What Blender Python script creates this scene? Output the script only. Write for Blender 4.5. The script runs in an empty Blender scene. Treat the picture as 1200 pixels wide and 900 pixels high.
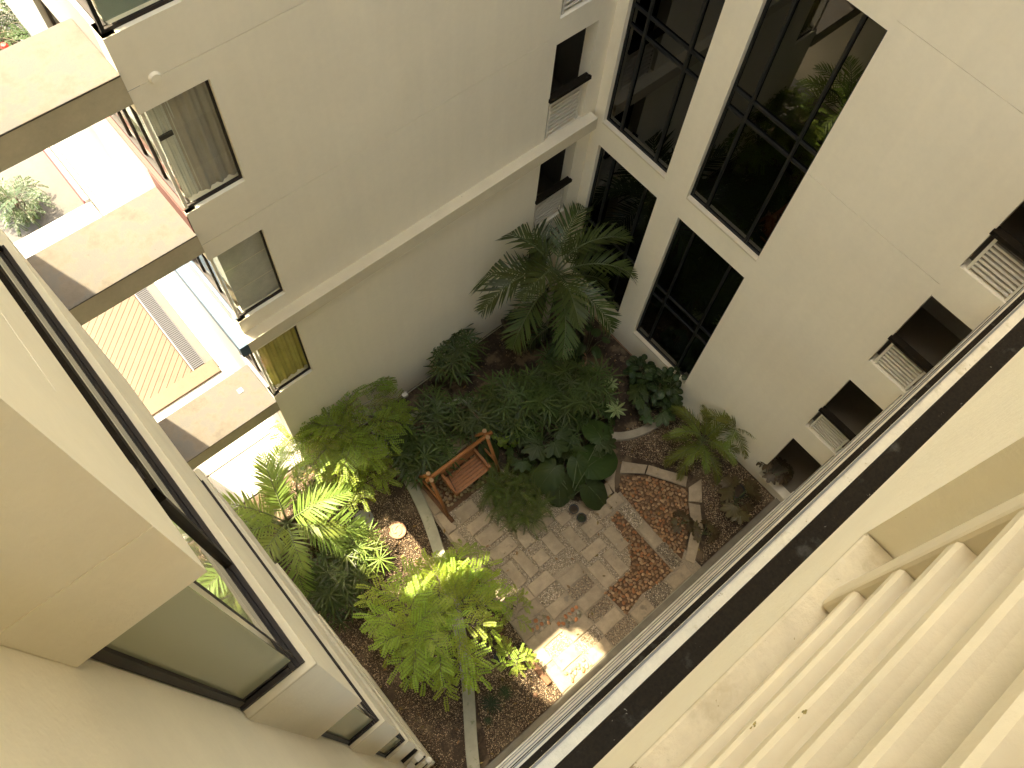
import bpy, math, random
import numpy as np
from mathutils import Vector, Matrix
R = math.radians
rnd = random.Random(7)
scene = bpy.context.scene
COL = scene.collection

# ------------------------------------------------------------------ camera
CAM = Vector((0.0, 0.0, 20.6))
FOC = 989.84
# rows: camera right, down, forward axes expressed in world axes
MR = Matrix(((0.75919108, -0.64836262, 0.05705101),
             (-0.56894732, -0.70365401, -0.42564067),
             (0.31611368, 0.29068358, -0.90309202)))
cd = bpy.data.cameras.new('camera'); cam = bpy.data.objects.new('camera', cd); COL.objects.link(cam)
rot = MR.transposed() @ Matrix(((1, 0, 0), (0, -1, 0), (0, 0, -1)))
cam.matrix_world = Matrix.Translation(CAM) @ rot.to_4x4()
cd.sensor_width = 36.0; cd.lens = FOC / 1200 * 36.0
cd.clip_start = 0.02; cd.clip_end = 2000
scene.camera = cam

# ------------------------------------------------------------------ sky, sun, exposure
SUN_EL = 60.0; SUN_AZ = -17.5          # azimuth from +Y towards +X
w = bpy.data.worlds.new('World'); scene.world = w; w.use_nodes = True
wn = w.node_tree.nodes; wl = w.node_tree.links
sky = wn.new('ShaderNodeTexSky'); sky.sky_type = 'NISHITA'; sky.sun_disc = False
sky.sun_elevation = R(SUN_EL); sky.sun_rotation = R(SUN_AZ); sky.dust_density = 3.0; sky.air_density = 1.0
wl.new(sky.outputs[0], wn['Background'].inputs[0]); wn['Background'].inputs[1].default_value = 0.15
sl = bpy.data.lights.new('sun', 'SUN'); sl.energy = 2.0; sl.angle = R(0.5); sl.color = (1.0, 0.93, 0.82)
so = bpy.data.objects.new('sun', sl); COL.objects.link(so)
sd = Vector((math.cos(R(SUN_EL)) * math.sin(R(SUN_AZ)), math.cos(R(SUN_EL)) * math.cos(R(SUN_AZ)), math.sin(R(SUN_EL))))
so.rotation_euler = sd.to_track_quat('Z', 'Y').to_euler()
vs = scene.view_settings
scene.display_settings.display_device = 'sRGB'
vs.view_transform = 'Standard'; vs.look = 'None'; vs.gamma = 1.0; vs.use_curve_mapping = False
vs.exposure = 3.68
try:
    vs.use_white_balance = True; vs.white_balance_temperature = 7850; vs.white_balance_tint = 5
except Exception:
    pass
scene.cycles.max_bounces = 10; scene.cycles.diffuse_bounces = 7; scene.cycles.glossy_bounces = 4
scene.cycles.transparent_max_bounces = 12

# ------------------------------------------------------------------ helpers
def mat(name, col, rough=0.7, var=0.0, vscale=3.0, fine=0.0, fscale=60.0, bump=0.0, bscale=80.0, rand=0.0,
        spec=0.5, metal=0.0, tint=False, spots=None, coat=0.0, stretch=None, stain=None):
    m = bpy.data.materials.new(name); m.use_nodes = True
    n = m.node_tree.nodes; l = m.node_tree.links; b = n['Principled BSDF']
    b.inputs['Roughness'].default_value = rough; b.inputs['Metallic'].default_value = metal
    b.inputs['Specular IOR Level'].default_value = spec
    if coat: b.inputs['Coat Weight'].default_value = coat
    geo = n.new('ShaderNodeNewGeometry'); pos = geo.outputs['Position']
    if stretch:
        mp = n.new('ShaderNodeMapping'); mp.inputs['Scale'].default_value = stretch
        l.new(pos, mp.inputs['Vector']); pos = mp.outputs[0]
    rgb = n.new('ShaderNodeRGB'); rgb.outputs[0].default_value = (*col, 1); cur = rgb.outputs[0]
    def mul(cur, fac_socket, lo, hi):
        mr = n.new('ShaderNodeMapRange'); mr.inputs['From Min'].default_value = 0.3; mr.inputs['From Max'].default_value = 0.7
        mr.inputs['To Min'].default_value = lo; mr.inputs['To Max'].default_value = hi
        l.new(fac_socket, mr.inputs['Value'])
        vm = n.new('ShaderNodeVectorMath'); vm.operation = 'SCALE'; l.new(cur, vm.inputs[0]); l.new(mr.outputs[0], vm.inputs['Scale'])
        return vm.outputs[0]
    def noise(sc, det=5, ro=0.6):
        t = n.new('ShaderNodeTexNoise'); t.inputs['Scale'].default_value = sc; t.inputs['Detail'].default_value = det
        t.inputs['Roughness'].default_value = ro; l.new(pos, t.inputs['Vector']); return t
    if var: cur = mul(cur, noise(vscale).outputs['Fac'], 1 - var, 1 + var)
    if stain:
        mp2 = n.new('ShaderNodeMapping'); mp2.inputs['Scale'].default_value = (3.2, 3.2, .16); l.new(geo.outputs['Position'], mp2.inputs['Vector'])
        ts = n.new('ShaderNodeTexNoise'); ts.inputs['Scale'].default_value = 1.6; ts.inputs['Detail'].default_value = 7; l.new(mp2.outputs[0], ts.inputs['Vector']); cur = mul(cur, ts.outputs['Fac'], 1 - stain, 1 + stain * .3)
    if fine: cur = mul(cur, noise(fscale, 3).outputs['Fac'], 1 - fine, 1 + fine)
    if rand:
        oi = n.new('ShaderNodeObjectInfo'); mr = n.new('ShaderNodeMapRange')
        mr.inputs['To Min'].default_value = 1 - rand; mr.inputs['To Max'].default_value = 1 + rand
        l.new(oi.outputs['Random'], mr.inputs['Value'])
        vm = n.new('ShaderNodeVectorMath'); vm.operation = 'SCALE'; l.new(cur, vm.inputs[0]); l.new(mr.outputs[0], vm.inputs['Scale']); cur = vm.outputs[0]
    if tint:
        at = n.new('ShaderNodeAttribute'); at.attribute_name = 'tint'
        vm = n.new('ShaderNodeVectorMath'); vm.operation = 'MULTIPLY'; l.new(cur, vm.inputs[0]); l.new(at.outputs['Vector'], vm.inputs[1]); cur = vm.outputs[0]
    if spots:   # (colour, scale, threshold)
        for (scol, ssc, th, wd) in spots:
            t = noise(ssc, 6, 0.65); mr = n.new('ShaderNodeMapRange')
            mr.inputs['From Min'].default_value = th; mr.inputs['From Max'].default_value = th + wd
            l.new(t.outputs['Fac'], mr.inputs['Value'])
            mx = n.new('ShaderNodeMix'); mx.data_type = 'RGBA'; l.new(mr.outputs[0], mx.inputs['Factor'])
            l.new(cur, mx.inputs['A']); mx.inputs['B'].default_value = (*scol, 1); cur = mx.outputs['Result']
    l.new(cur, b.inputs['Base Color'])
    if bump:
        t = noise(bscale, 6); bp = n.new('ShaderNodeBump'); bp.inputs['Strength'].default_value = bump; bp.inputs['Distance'].default_value = 0.01
        l.new(t.outputs['Fac'], bp.inputs['Height']); l.new(bp.outputs[0], b.inputs['Normal'])
    return m

def leafmat(name, col, trans=0.3, rand=0.35, rough=0.42, vein=0.0, yellow=0.0):
    m = bpy.data.materials.new(name); m.use_nodes = True
    n = m.node_tree.nodes; l = m.node_tree.links; b = n['Principled BSDF']; out = n['Material Output']
    oi = n.new('ShaderNodeObjectInfo'); geo = n.new('ShaderNodeNewGeometry')
    t = n.new('ShaderNodeTexNoise'); t.inputs['Scale'].default_value = 3.5; t.inputs['Detail'].default_value = 4
    l.new(geo.outputs['Position'], t.inputs['Vector'])
    ad = n.new('ShaderNodeMath'); ad.operation = 'ADD'; l.new(oi.outputs['Random'], ad.inputs[0]); l.new(t.outputs['Fac'], ad.inputs[1])
    isl = n.new('ShaderNodeMath'); isl.operation = 'MULTIPLY_ADD'; isl.inputs[1].default_value = 0.6
    l.new(geo.outputs['Random Per Island'], isl.inputs[0]); l.new(ad.outputs[0], isl.inputs[2])
    mr = n.new('ShaderNodeMapRange'); mr.inputs['From Min'].default_value = 0.3; mr.inputs['From Max'].default_value = 1.8
    mr.inputs['To Min'].default_value = 1 - rand; mr.inputs['To Max'].default_value = 1 + rand; l.new(isl.outputs[0], mr.inputs['Value'])
    hs = n.new('ShaderNodeHueSaturation'); hs.inputs['Color'].default_value = (*col, 1); l.new(mr.outputs[0], hs.inputs['Value'])
    hr = n.new('ShaderNodeMapRange'); hr.inputs['From Min'].default_value = 0; hr.inputs['From Max'].default_value = 1
    hr.inputs['To Min'].default_value = 0.475 - yellow; hr.inputs['To Max'].default_value = 0.515; l.new(oi.outputs['Random'], hr.inputs['Value']); l.new(hr.outputs[0], hs.inputs['Hue'])
    l.new(hs.outputs[0], b.inputs['Base Color']); b.inputs['Roughness'].default_value = rough; b.inputs['Specular IOR Level'].default_value = 0.28
    tr = n.new('ShaderNodeBsdfTranslucent'); hs2 = n.new('ShaderNodeHueSaturation'); hs2.inputs['Hue'].default_value = 0.475; hs2.inputs['Value'].default_value = 1.5
    l.new(hs.outputs[0], hs2.inputs['Color']); l.new(hs2.outputs[0], tr.inputs['Color'])
    mx = n.new('ShaderNodeMixShader'); mx.inputs[0].default_value = trans
    l.new(b.outputs[0], mx.inputs[1]); l.new(tr.outputs[0], mx.inputs[2]); l.new(mx.outputs[0], out.inputs['Surface'])
    return m

def glassmat(name, tint, ior=1.5, body=0.0, bodycol=(0.3, 0.32, 0.22), boost=1.0):
    """thin window glass: transparent with a fresnel reflection, optionally partly opaque (tinted film or dust)"""
    m = bpy.data.materials.new(name); m.use_nodes = True
    n = m.node_tree.nodes; l = m.node_tree.links; n.remove(n['Principled BSDF']); out = n['Material Output']
    tr = n.new('ShaderNodeBsdfTransparent'); tr.inputs[0].default_value = (*tint, 1)
    df = n.new('ShaderNodeBsdfDiffuse'); df.inputs[0].default_value = (*bodycol, 1)
    m1 = n.new('ShaderNodeMixShader'); m1.inputs[0].default_value = body; l.new(tr.outputs[0], m1.inputs[1]); l.new(df.outputs[0], m1.inputs[2])
    gl = n.new('ShaderNodeBsdfGlossy'); gl.inputs['Roughness'].default_value = 0.005
    fr = n.new('ShaderNodeFresnel'); fr.inputs[0].default_value = ior
    mm = n.new('ShaderNodeMath'); mm.operation = 'MULTIPLY'; mm.inputs[1].default_value = boost; mm.use_clamp = True; l.new(fr.outputs[0], mm.inputs[0])
    ge = n.new('ShaderNodeNewGeometry'); sb = n.new('ShaderNodeMath'); sb.operation = 'SUBTRACT'; sb.inputs[0].default_value = 1.0; l.new(ge.outputs['Backfacing'], sb.inputs[1])
    mk = n.new('ShaderNodeMath'); mk.operation = 'MULTIPLY'; l.new(mm.outputs[0], mk.inputs[0]); l.new(sb.outputs[0], mk.inputs[1])
    m2 = n.new('ShaderNodeMixShader'); l.new(mk.outputs[0], m2.inputs[0]); l.new(m1.outputs[0], m2.inputs[1]); l.new(gl.outputs[0], m2.inputs[2])
    l.new(m2.outputs[0], out.inputs['Surface'])
    return m

ORG = {}
def thing(name, label, cat, loc=(0, 0, 0), rz=0.0, group=None, kind=None):
    o = bpy.data.objects.new(name, None); COL.objects.link(o); o.empty_display_size = 0.2
    o.location = loc; o.rotation_euler = (0, 0, rz); o['label'] = label; o['category'] = cat
    if group: o['group'] = group
    if kind: o['kind'] = kind
    ORG[o.name] = Vector(loc)
    return o
def tag(o, label, cat, group=None, kind=None):
    if label: o['label'] = label
    if cat: o['category'] = cat
    if group: o['group'] = group
    if kind: o['kind'] = kind
    return o

class MB:
    def __init__(s): s.v = []; s.f = []; s.m = []; s.t = []
    def add(s, V, F, mi=0, tint=None):
        b = len(s.v); s.v.extend([tuple(p) for p in V])
        for f in F: s.f.append(tuple(i + b for i in f)); s.m.append(mi); s.t.append(tint or (1, 1, 1))
    def box(s, x0, x1, y0, y1, z0, z1, mi=0):
        V = [(x0, y0, z0), (x1, y0, z0), (x1, y1, z0), (x0, y1, z0), (x0, y0, z1), (x1, y0, z1), (x1, y1, z1), (x0, y1, z1)]
        s.add(V, [(0, 3, 2, 1), (4, 5, 6, 7), (0, 1, 5, 4), (1, 2, 6, 5), (2, 3, 7, 6), (3, 0, 4, 7)], mi); return s
    def tube(s, pts, r, n=6, mi=0, r1=None, cap=True):
        pts = [Vector(p) for p in pts]; k = len(pts); V = []; F = []
        for i, p in enumerate(pts):
            d = (pts[min(i + 1, k - 1)] - pts[max(i - 1, 0)]).normalized()
            a = d.orthogonal().normalized() if i == 0 else (a - d * a.dot(d)).normalized()
            b = d.cross(a); rr = r if r1 is None else r + (r1 - r) * i / (k - 1)
            for j in range(n):
                t = 2 * math.pi * j / n; V.append(p + a * math.cos(t) * rr + b * math.sin(t) * rr)
        for i in range(k - 1):
            for j in range(n): F.append((i * n + j, i * n + (j + 1) % n, (i + 1) * n + (j + 1) % n, (i + 1) * n + j))
        if cap: F.append(tuple(range(n - 1, -1, -1))); F.append(tuple((k - 1) * n + j for j in range(n)))
        s.add(V, F, mi); return s
    def bar(s, a, b, w, h, mi=0):
        """rectangular bar from a to b, w sideways, h upward"""
        a = Vector(a); b = Vector(b); d = (b - a).normalized()
        side = d.cross(Vector((0, 0, 1))); side = side.normalized() if side.length > 1e-4 else Vector((1, 0, 0)); up = side.cross(d).normalized()
        V = []
        for p in (a, b):
            for (i, j) in ((-1, -1), (1, -1), (1, 1), (-1, 1)): V.append(p + side * i * w / 2 + up * j * h / 2)
        s.add(V, [(0, 1, 2, 3), (7, 6, 5, 4), (0, 4, 5, 1), (1, 5, 6, 2), (2, 6, 7, 3), (3, 7, 4, 0)], mi); return s
    def lathe(s, prof, c=(0, 0, 0), n=20, mi=0):
        V = []; F = []; k = len(prof)
        for (r, z) in prof:
            for j in range(n):
                t = 2 * math.pi * j / n; V.append((c[0] + r * math.cos(t), c[1] + r * math.sin(t), c[2] + z))
        for i in range(k - 1):
            for j in range(n): F.append((i * n + j, i * n + (j + 1) % n, (i + 1) * n + (j + 1) % n, (i + 1) * n + j))
        s.add(V, F, mi); return s
    def mesh(s, name, mats, smooth=False, tint=False):
        me = bpy.data.meshes.new(name); me.from_pydata(s.v, [], s.f)
        for m in (mats if isinstance(mats, (list, tuple)) else [mats]): me.materials.append(m)
        if any(s.m): me.polygons.foreach_set('material_index', s.m)
        if smooth: me.polygons.foreach_set('use_smooth', [True] * len(s.f))
        if tint:
            a = me.attributes.new('tint', 'FLOAT_VECTOR', 'FACE'); a.data.foreach_set('vector', np.array(s.t, dtype=np.float32).ravel())
        me.update(); return me
    def obj(s, name, mats, parent=None, smooth=False, tint=False, bevel=0.0, kind=None, local=False):
        """world-space geometry linked as one object with its origin at its own base centre"""
        if local: o0 = Vector((0, 0, 0))
        else:
            A = np.array(s.v); mn = A.min(0); mx = A.max(0); o0 = Vector(((mn[0] + mx[0]) / 2, (mn[1] + mx[1]) / 2, mn[2]))
            s.v = [tuple(p) for p in (A - np.array(o0))]
        me = s.mesh(name, mats, smooth, tint)
        o = bpy.data.objects.new(name, me); COL.objects.link(o)
        if parent:
            o.parent = parent
            o.location = o0 - ORG.get(parent.name, Vector((0, 0, 0))) if not local else (0, 0, 0)
        else: o.location = o0
        ORG[o.name] = o0 if not local else ORG.get(parent.name if parent else '', Vector((0, 0, 0)))
        if bevel:
            bv = o.modifiers.new('bevel', 'BEVEL'); bv.width = bevel; bv.segments = 2; bv.limit_method = 'ANGLE'
        if kind: o['kind'] = kind
        return o

def copyobj(src, parent, loc=None, rot=None, sc=None):
    c = src.copy(); COL.objects.link(c); c.parent = parent
    if loc is not None: c.location = loc
    if rot is not None: c.rotation_euler = rot
    if sc is not None: c.scale = (sc, sc, sc)
    return c
def inst(mesh, name, parent, loc, rot=None, sc=1.0, quat=None):
    o = bpy.data.objects.new(name, mesh); COL.objects.link(o); o.parent = parent; o.location = loc
    if quat is not None: o.rotation_mode = 'QUATERNION'; o.rotation_quaternion = quat
    elif rot is not None: o.rotation_euler = rot
    o.scale = (sc, sc, sc) if not isinstance(sc, tuple) else sc
    return o

def wall(name, axis, face, sign, thick, u0, u1, z0, z1, holes, m, parent, grooves=()):
    """A wall in the plane axis=face (axis 0: x, 1: y) whose visible side looks towards sign; holes and recessed grooves are real."""
    us = {u0, u1}; zs = {z0, z1}
    for h in list(holes) + list(grooves):
        us.update([min(max(h[0], u0), u1), min(max(h[1], u0), u1)]); zs.update([min(max(h[2], z0), z1), min(max(h[3], z0), z1)])
    us = sorted(us); zs = sorted(zs)
    def dep(i, j):
        if i < 0 or j < 0 or i >= len(us) - 1 or j >= len(zs) - 1: return None
        cu = (us[i] + us[i + 1]) / 2; cz = (zs[j] + zs[j + 1]) / 2
        for h in holes:
            if h[0] < cu < h[1] and h[2] < cz < h[3]: return None
        for g in grooves:
            if g[0] < cu < g[1] and g[2] < cz < g[3]: return g[4]
        return 0.0
    def P(u, z, d):
        c = face - sign * d
        return (c, u, z) if axis == 0 else (u, c, z)
    mb = MB()
    for i in range(len(us) - 1):
        for j in range(len(zs) - 1):
            d = dep(i, j)
            if d is None: continue
            a, b, c, e = us[i], us[i + 1], zs[j], zs[j + 1]
            mb.add([P(a, c, d), P(b, c, d), P(b, e, d), P(a, e, d)], [(0, 1, 2, 3)])
            mb.add([P(a, c, thick), P(b, c, thick), P(b, e, thick), P(a, e, thick)], [(3, 2, 1, 0)])
            for (di, dj, q) in ((-1, 0, ((a, c), (a, e))), (1, 0, ((b, c), (b, e))), (0, -1, ((a, c), (b, c))), (0, 1, ((a, e), (b, e)))):
                nd = dep(i + di, j + dj)
                tgt = thick if nd is None else nd
                if nd is None or nd > d + 1e-6:
                    (p, q_) = q
                    mb.add([P(p[0], p[1], d), P(q_[0], q_[1], d), P(q_[0], q_[1], tgt), P(p[0], p[1], tgt)], [(0, 1, 2, 3)])
    return mb.obj(name, m, parent)

def G(px, py, z=0.0):
    """ground position (height z) of a point measured on the survey photograph"""
    d = MR.transposed() @ Vector((px - 600, py - 450, FOC)); t = (z - CAM.z) / d.z
    return CAM + d * t

# ------------------------------------------------------------------ materials
CREAM = (0.86, 0.785, 0.615)
M_wall = mat('painted_render', CREAM, 0.8, stain=0.022, var=0.035, vscale=0.5, fine=0.015, fscale=9, bump=0.12, bscale=40)
M_wallnear = mat('painted_render_weathered', CREAM, 0.75, stain=0.022, var=0.045, vscale=2.0, fine=0.012, fscale=35, bump=0.30, bscale=70, spots=[((0.30, 0.20, 0.10), 55, 0.735, 0.03)])
M_sill = mat('painted_sill', (0.66, 0.58, 0.41), 0.75, var=0.06, vscale=2.5, bump=0.15, bscale=30, spots=[((0.27, 0.19, 0.11), 14, 0.68, 0.04), ((0.10, 0.07, 0.05), 38, 0.735, 0.02)])
M_cap = mat('sill_paint_skylight_offset', (0.60, 0.52, 0.37), 0.85, var=0.08, vscale=6, fine=0.05, fscale=45, bump=0.35, bscale=60, spots=[((0.50, 0.42, 0.28), 9, 0.55, 0.1), ((0.30, 0.23, 0.13), 38, 0.66, 0.04)])  # colour darkened to cancel skylight on the sill tops; spots are surface texture
M_slat = mat('cream_slat_paint', (0.70, 0.61, 0.44), 0.6, var=0.09, vscale=7, fine=0.015, fscale=25, bump=0.22, bscale=28, spots=[((0.33, 0.25, 0.10), 22, 0.73, 0.03)])
M_whitepaint = mat('white_paint', (0.70, 0.64, 0.52), 0.5, var=0.04, vscale=4)
M_black = mat('black_rail_paint', (0.016, 0.0115, 0.0065), 0.75, spec=0.08, fine=0.3, fscale=90, bump=0.15, bscale=60, spots=[((0.05, 0.045, 0.035), 9, 0.58, 0.15), ((0.20, 0.18, 0.15), 34, 0.68, 0.03)])
M_frame = mat('dark_bronze_frame', (0.026, 0.019, 0.014), 0.55, spec=0.25, var=0.2, vscale=8, spots=[((0.12, 0.10, 0.08), 50, 0.66, 0.03)])
M_framegrey = mat('dark_grey_frame', (0.012, 0.012, 0.010), 0.5, spec=0.3)
M_alu = mat('aluminium_track', (0.16, 0.15, 0.13), 0.6, metal=0.2, var=0.1, vscale=6)
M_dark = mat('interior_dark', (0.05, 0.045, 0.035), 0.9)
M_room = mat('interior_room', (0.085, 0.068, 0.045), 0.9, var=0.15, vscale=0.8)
M_slab = mat('weathered_concrete_sun_offset', (0.082, 0.067, 0.048), 0.85, var=0.26, vscale=2.6, fine=0.08, fscale=14, bump=0.4, bscale=30,
             spots=[((0.066, 0.060, 0.050), 2.6, 0.46, 0.10), ((0.05, 0.04, 0.03), 20, 0.68, 0.05)])  # base colour darkened against direct sun; mottling and spots are weathering
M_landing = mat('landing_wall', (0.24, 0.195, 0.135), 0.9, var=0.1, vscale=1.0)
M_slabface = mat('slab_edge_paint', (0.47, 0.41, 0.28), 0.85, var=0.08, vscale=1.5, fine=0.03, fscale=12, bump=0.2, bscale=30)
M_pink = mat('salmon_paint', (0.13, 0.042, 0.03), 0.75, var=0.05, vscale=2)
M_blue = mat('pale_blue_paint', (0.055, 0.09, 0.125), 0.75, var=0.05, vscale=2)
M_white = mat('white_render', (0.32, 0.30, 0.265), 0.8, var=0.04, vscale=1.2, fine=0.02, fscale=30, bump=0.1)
M_conc = mat('grey_concrete', (0.24, 0.22, 0.18), 0.9, var=0.18, vscale=2.0, fine=0.1, fscale=40, bump=0.3)
M_concyard = mat('yard_concrete', (0.07, 0.063, 0.052), 0.9, var=0.12, vscale=1.3, fine=0.06, fscale=20, bump=0.3, spots=[((0.16, 0.14, 0.11), 30, 0.72, 0.03)])
M_plinth = mat('plinth_concrete', (0.17, 0.15, 0.11), 0.9, var=0.2, vscale=3, bump=0.3)
M_soil = mat('soil', (0.052, 0.032, 0.017), 0.95, var=0.45, vscale=1.6, fine=0.3, fscale=18, bump=0.9, bscale=25, spots=[((0.15, 0.105, 0.06), 1.1, 0.52, 0.08), ((0.13, 0.09, 0.05), 5, 0.58, 0.06)])
M_dirt = mat('ground_dirt', (0.16, 0.13, 0.10), 0.95, var=0.2, vscale=0.6, bump=0.4)
M_paver = mat('sandstone_paver', (0.36, 0.28, 0.185), 0.85, var=0.2, vscale=5, fine=0.08, fscale=50, bump=0.5, bscale=35, rand=0.09,
              spots=[((0.20, 0.16, 0.11), 3.2, 0.6, 0.09), ((0.42, 0.35, 0.26), 7, 0.66, 0.05)])
M_pebbase = mat('sand_bedding', (0.30, 0.24, 0.165), 0.95, fine=0.35, fscale=70, bump=0.8, bscale=70)
M_pebble = mat('pebble', (0.50, 0.42, 0.32), 0.7, tint=True)
M_cobble = mat('cobble', (0.32, 0.215, 0.125), 0.6, tint=True, fine=0.15, fscale=60)
M_orangesand = mat('orange_bedding', (0.13, 0.07, 0.035), 0.95, fine=0.3, fscale=60, bump=0.8)
M_kerb = mat('kerb_concrete', (0.33, 0.31, 0.22), 0.85, var=0.12, vscale=4, bump=0.3, bscale=30, spots=[((0.18, 0.19, 0.10), 6, 0.6, 0.08)])
M_wood = mat('swing_timber', (0.33, 0.125, 0.035), 0.5, var=0.15, vscale=9, fine=0.15, fscale=50, rand=0.12, stretch=(1, 5, 5))
M_log = mat('swing_log', (0.17, 0.075, 0.032), 0.7, var=0.3, vscale=8, bump=0.5, bscale=30)
M_logend = mat('log_end', (0.36, 0.22, 0.11), 0.8, fine=0.2)
M_deck = mat('deck_board', (0.075, 0.046, 0.023), 0.8, var=0.1, vscale=4, fine=0.06, fscale=30, rand=0.07, bump=0.2)
M_deckgap = mat('deck_underside', (0.02, 0.012, 0.008), 0.9)
M_grille = mat('drain_iron', (0.012, 0.011, 0.013), 0.6)
M_terra = mat('terracotta', (0.34, 0.19, 0.11), 0.8, var=0.2, vscale=8, bump=0.3)
M_mospot = mat('old_clay_pot', (0.12, 0.085, 0.05), 0.85, var=0.3, vscale=7, bump=0.4)
M_blackpot = mat('black_plastic_pot', (0.02, 0.02, 0.02), 0.5)
M_trunk = mat('palm_trunk', (0.17, 0.14, 0.09), 0.9, var=0.3, vscale=6, bump=0.8, bscale=25)
M_stem = mat('plant_stem', (0.11, 0.13, 0.05), 0.7, var=0.2, vscale=6)
M_bark = mat('bark', (0.14, 0.11, 0.075), 0.9, var=0.3, vscale=8, bump=0.8)
M_curt = mat('grey_curtain', (0.40, 0.365, 0.30), 0.9, var=0.06, vscale=3)
M_sheer = mat('sheer_curtain', (0.62, 0.62, 0.54), 0.9, var=0.08, vscale=3)
M_curt2 = mat('grey_blackout_blind', (0.50, 0.49, 0.43), 0.85, var=0.1, vscale=5, bump=0.8, bscale=6)
M_olive = mat('olive_curtain', (0.50, 0.43, 0.13), 0.85, var=0.12, vscale=3)
M_teal = mat('green_grey_reflection', (0.26, 0.31, 0.25), 0.6, var=0.12, vscale=1.2)
M_glass = glassmat('window_glass', (0.97, 0.975, 0.955), 1.45, boost=0.85)
M_glassdark = glassmat('smoked_glass', (0.11, 0.115, 0.09), 1.55, boost=1.5)
M_glassgreen = glassmat('green_film_glass', (0.45, 0.5, 0.4), 1.5, body=0.88, bodycol=(0.46, 0.46, 0.31), boost=0.8)
M_tile = mat('teal_tile', (0.008, 0.045, 0.04), 0.4)
L_dark = leafmat('leaf_dark_green', (0.026, 0.046, 0.013), 0.22)
L_fan = leafmat('leaf_fan_palm', (0.05, 0.072, 0.016), 0.18, rand=0.5, rough=0.4)
L_palm = leafmat('leaf_palm', (0.058, 0.080, 0.020), 0.28, rough=0.4)
L_bright = leafmat('leaf_bright_palm', (0.16, 0.23, 0.05), 0.35, rough=0.45)
L_lime = leafmat('leaf_lime', (0.22, 0.31, 0.042), 0.42, rand=0.3, rough=0.5)
L_mid = leafmat('leaf_mid_green', (0.16, 0.225, 0.032), 0.35)
L_fern = leafmat('leaf_feathery', (0.10, 0.14, 0.022), 0.35, rough=0.6)
L_ear = leafmat('leaf_elephant_ear', (0.034, 0.055, 0.012), 0.2, rough=0.5)
L_areca = leafmat('leaf_areca', (0.12, 0.155, 0.030), 0.35, yellow=0.02)
L_brown = leafmat('leaf_brown_dry', (0.075, 0.055, 0.022), 0.15)
L_varieg = leafmat('leaf_variegated', (0.22, 0.30, 0.12), 0.3)
M_flower = mat('red_petal', (0.5, 0.03, 0.02), 0.6)

# ------------------------------------------------------------------ ground
g = MB(); g.add([(-300, -300, -0.06), (300, -300, -0.06), (300, 300, -0.06), (-300, 300, -0.06)], [(0, 1, 2, 3)])
tag(g.obj('ground', M_dirt, local=True), None, None, kind='structure')
def sheet(name, x0, x1, y0, y1, z, m, nx=60, ny=50, amp=0.02):
    mb = MB(); r = random.Random(3); V = []
    for j in range(ny + 1):
        for i in range(nx + 1):
            x = x0 + (x1 - x0) * i / nx; y = y0 + (y1 - y0) * j / ny
            V.append((x, y, z + amp * (math.sin(x * 2.3 + y) * 0.5 + math.sin(y * 3.1 - x * 1.7) * 0.5 + r.uniform(-.5, .5))))
    F = [(j * (nx + 1) + i, j * (nx + 1) + i + 1, (j + 1) * (nx + 1) + i + 1, (j + 1) * (nx + 1) + i) for j in range(ny) for i in range(nx)]
    mb.add(V, F); return tag(mb.obj(name, m, smooth=True), None, None, kind='structure')
soil = sheet('soil', -0.35, 10.4, -0.14, 8.3, -0.01, M_soil)

# ---- pebble makers
rp = np.random.RandomState(5)
def inpoly(x, y, poly):
    c = np.zeros(x.shape, bool); n = len(poly)
    for i in range(n):
        x1, y1 = poly[i]; x2, y2 = poly[(i + 1) % n]
        cond = ((y1 > y) != (y2 > y)) & (x < (x2 - x1) * (y - y1) / (y2 - y1 + 1e-12) + x1); c ^= cond
    return c
PHI = (1 + 5 ** 0.5) / 2
OCT = (np.array([(1, 0, 0), (-1, 0, 0), (0, 1, 0), (0, -1, 0), (0, 0, 1), (0, 0, -1)], float),
       np.array([(0, 2, 4), (2, 1, 4), (1, 3, 4), (3, 0, 4), (2, 0, 5), (1, 2, 5), (3, 1, 5), (0, 3, 5)]))
iv = np.array([(-1, PHI, 0), (1, PHI, 0), (-1, -PHI, 0), (1, -PHI, 0), (0, -1, PHI), (0, 1, PHI), (0, -1, -PHI), (0, 1, -PHI), (PHI, 0, -1), (PHI, 0, 1), (-PHI, 0, -1), (-PHI, 0, 1)], float)
iv /= np.linalg.norm(iv[0])
ICO = (iv, np.array([(0, 11, 5), (0, 5, 1), (0, 1, 7), (0, 7, 10), (0, 10, 11), (1, 5, 9), (5, 11, 4), (11, 10, 2), (10, 7, 6), (7, 1, 8), (3, 9, 4), (3, 4, 2), (3, 2, 6), (3, 6, 8), (3, 8, 9), (4, 9, 5), (2, 4, 11), (6, 2, 10), (8, 6, 7), (9, 8, 1)]))
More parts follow.
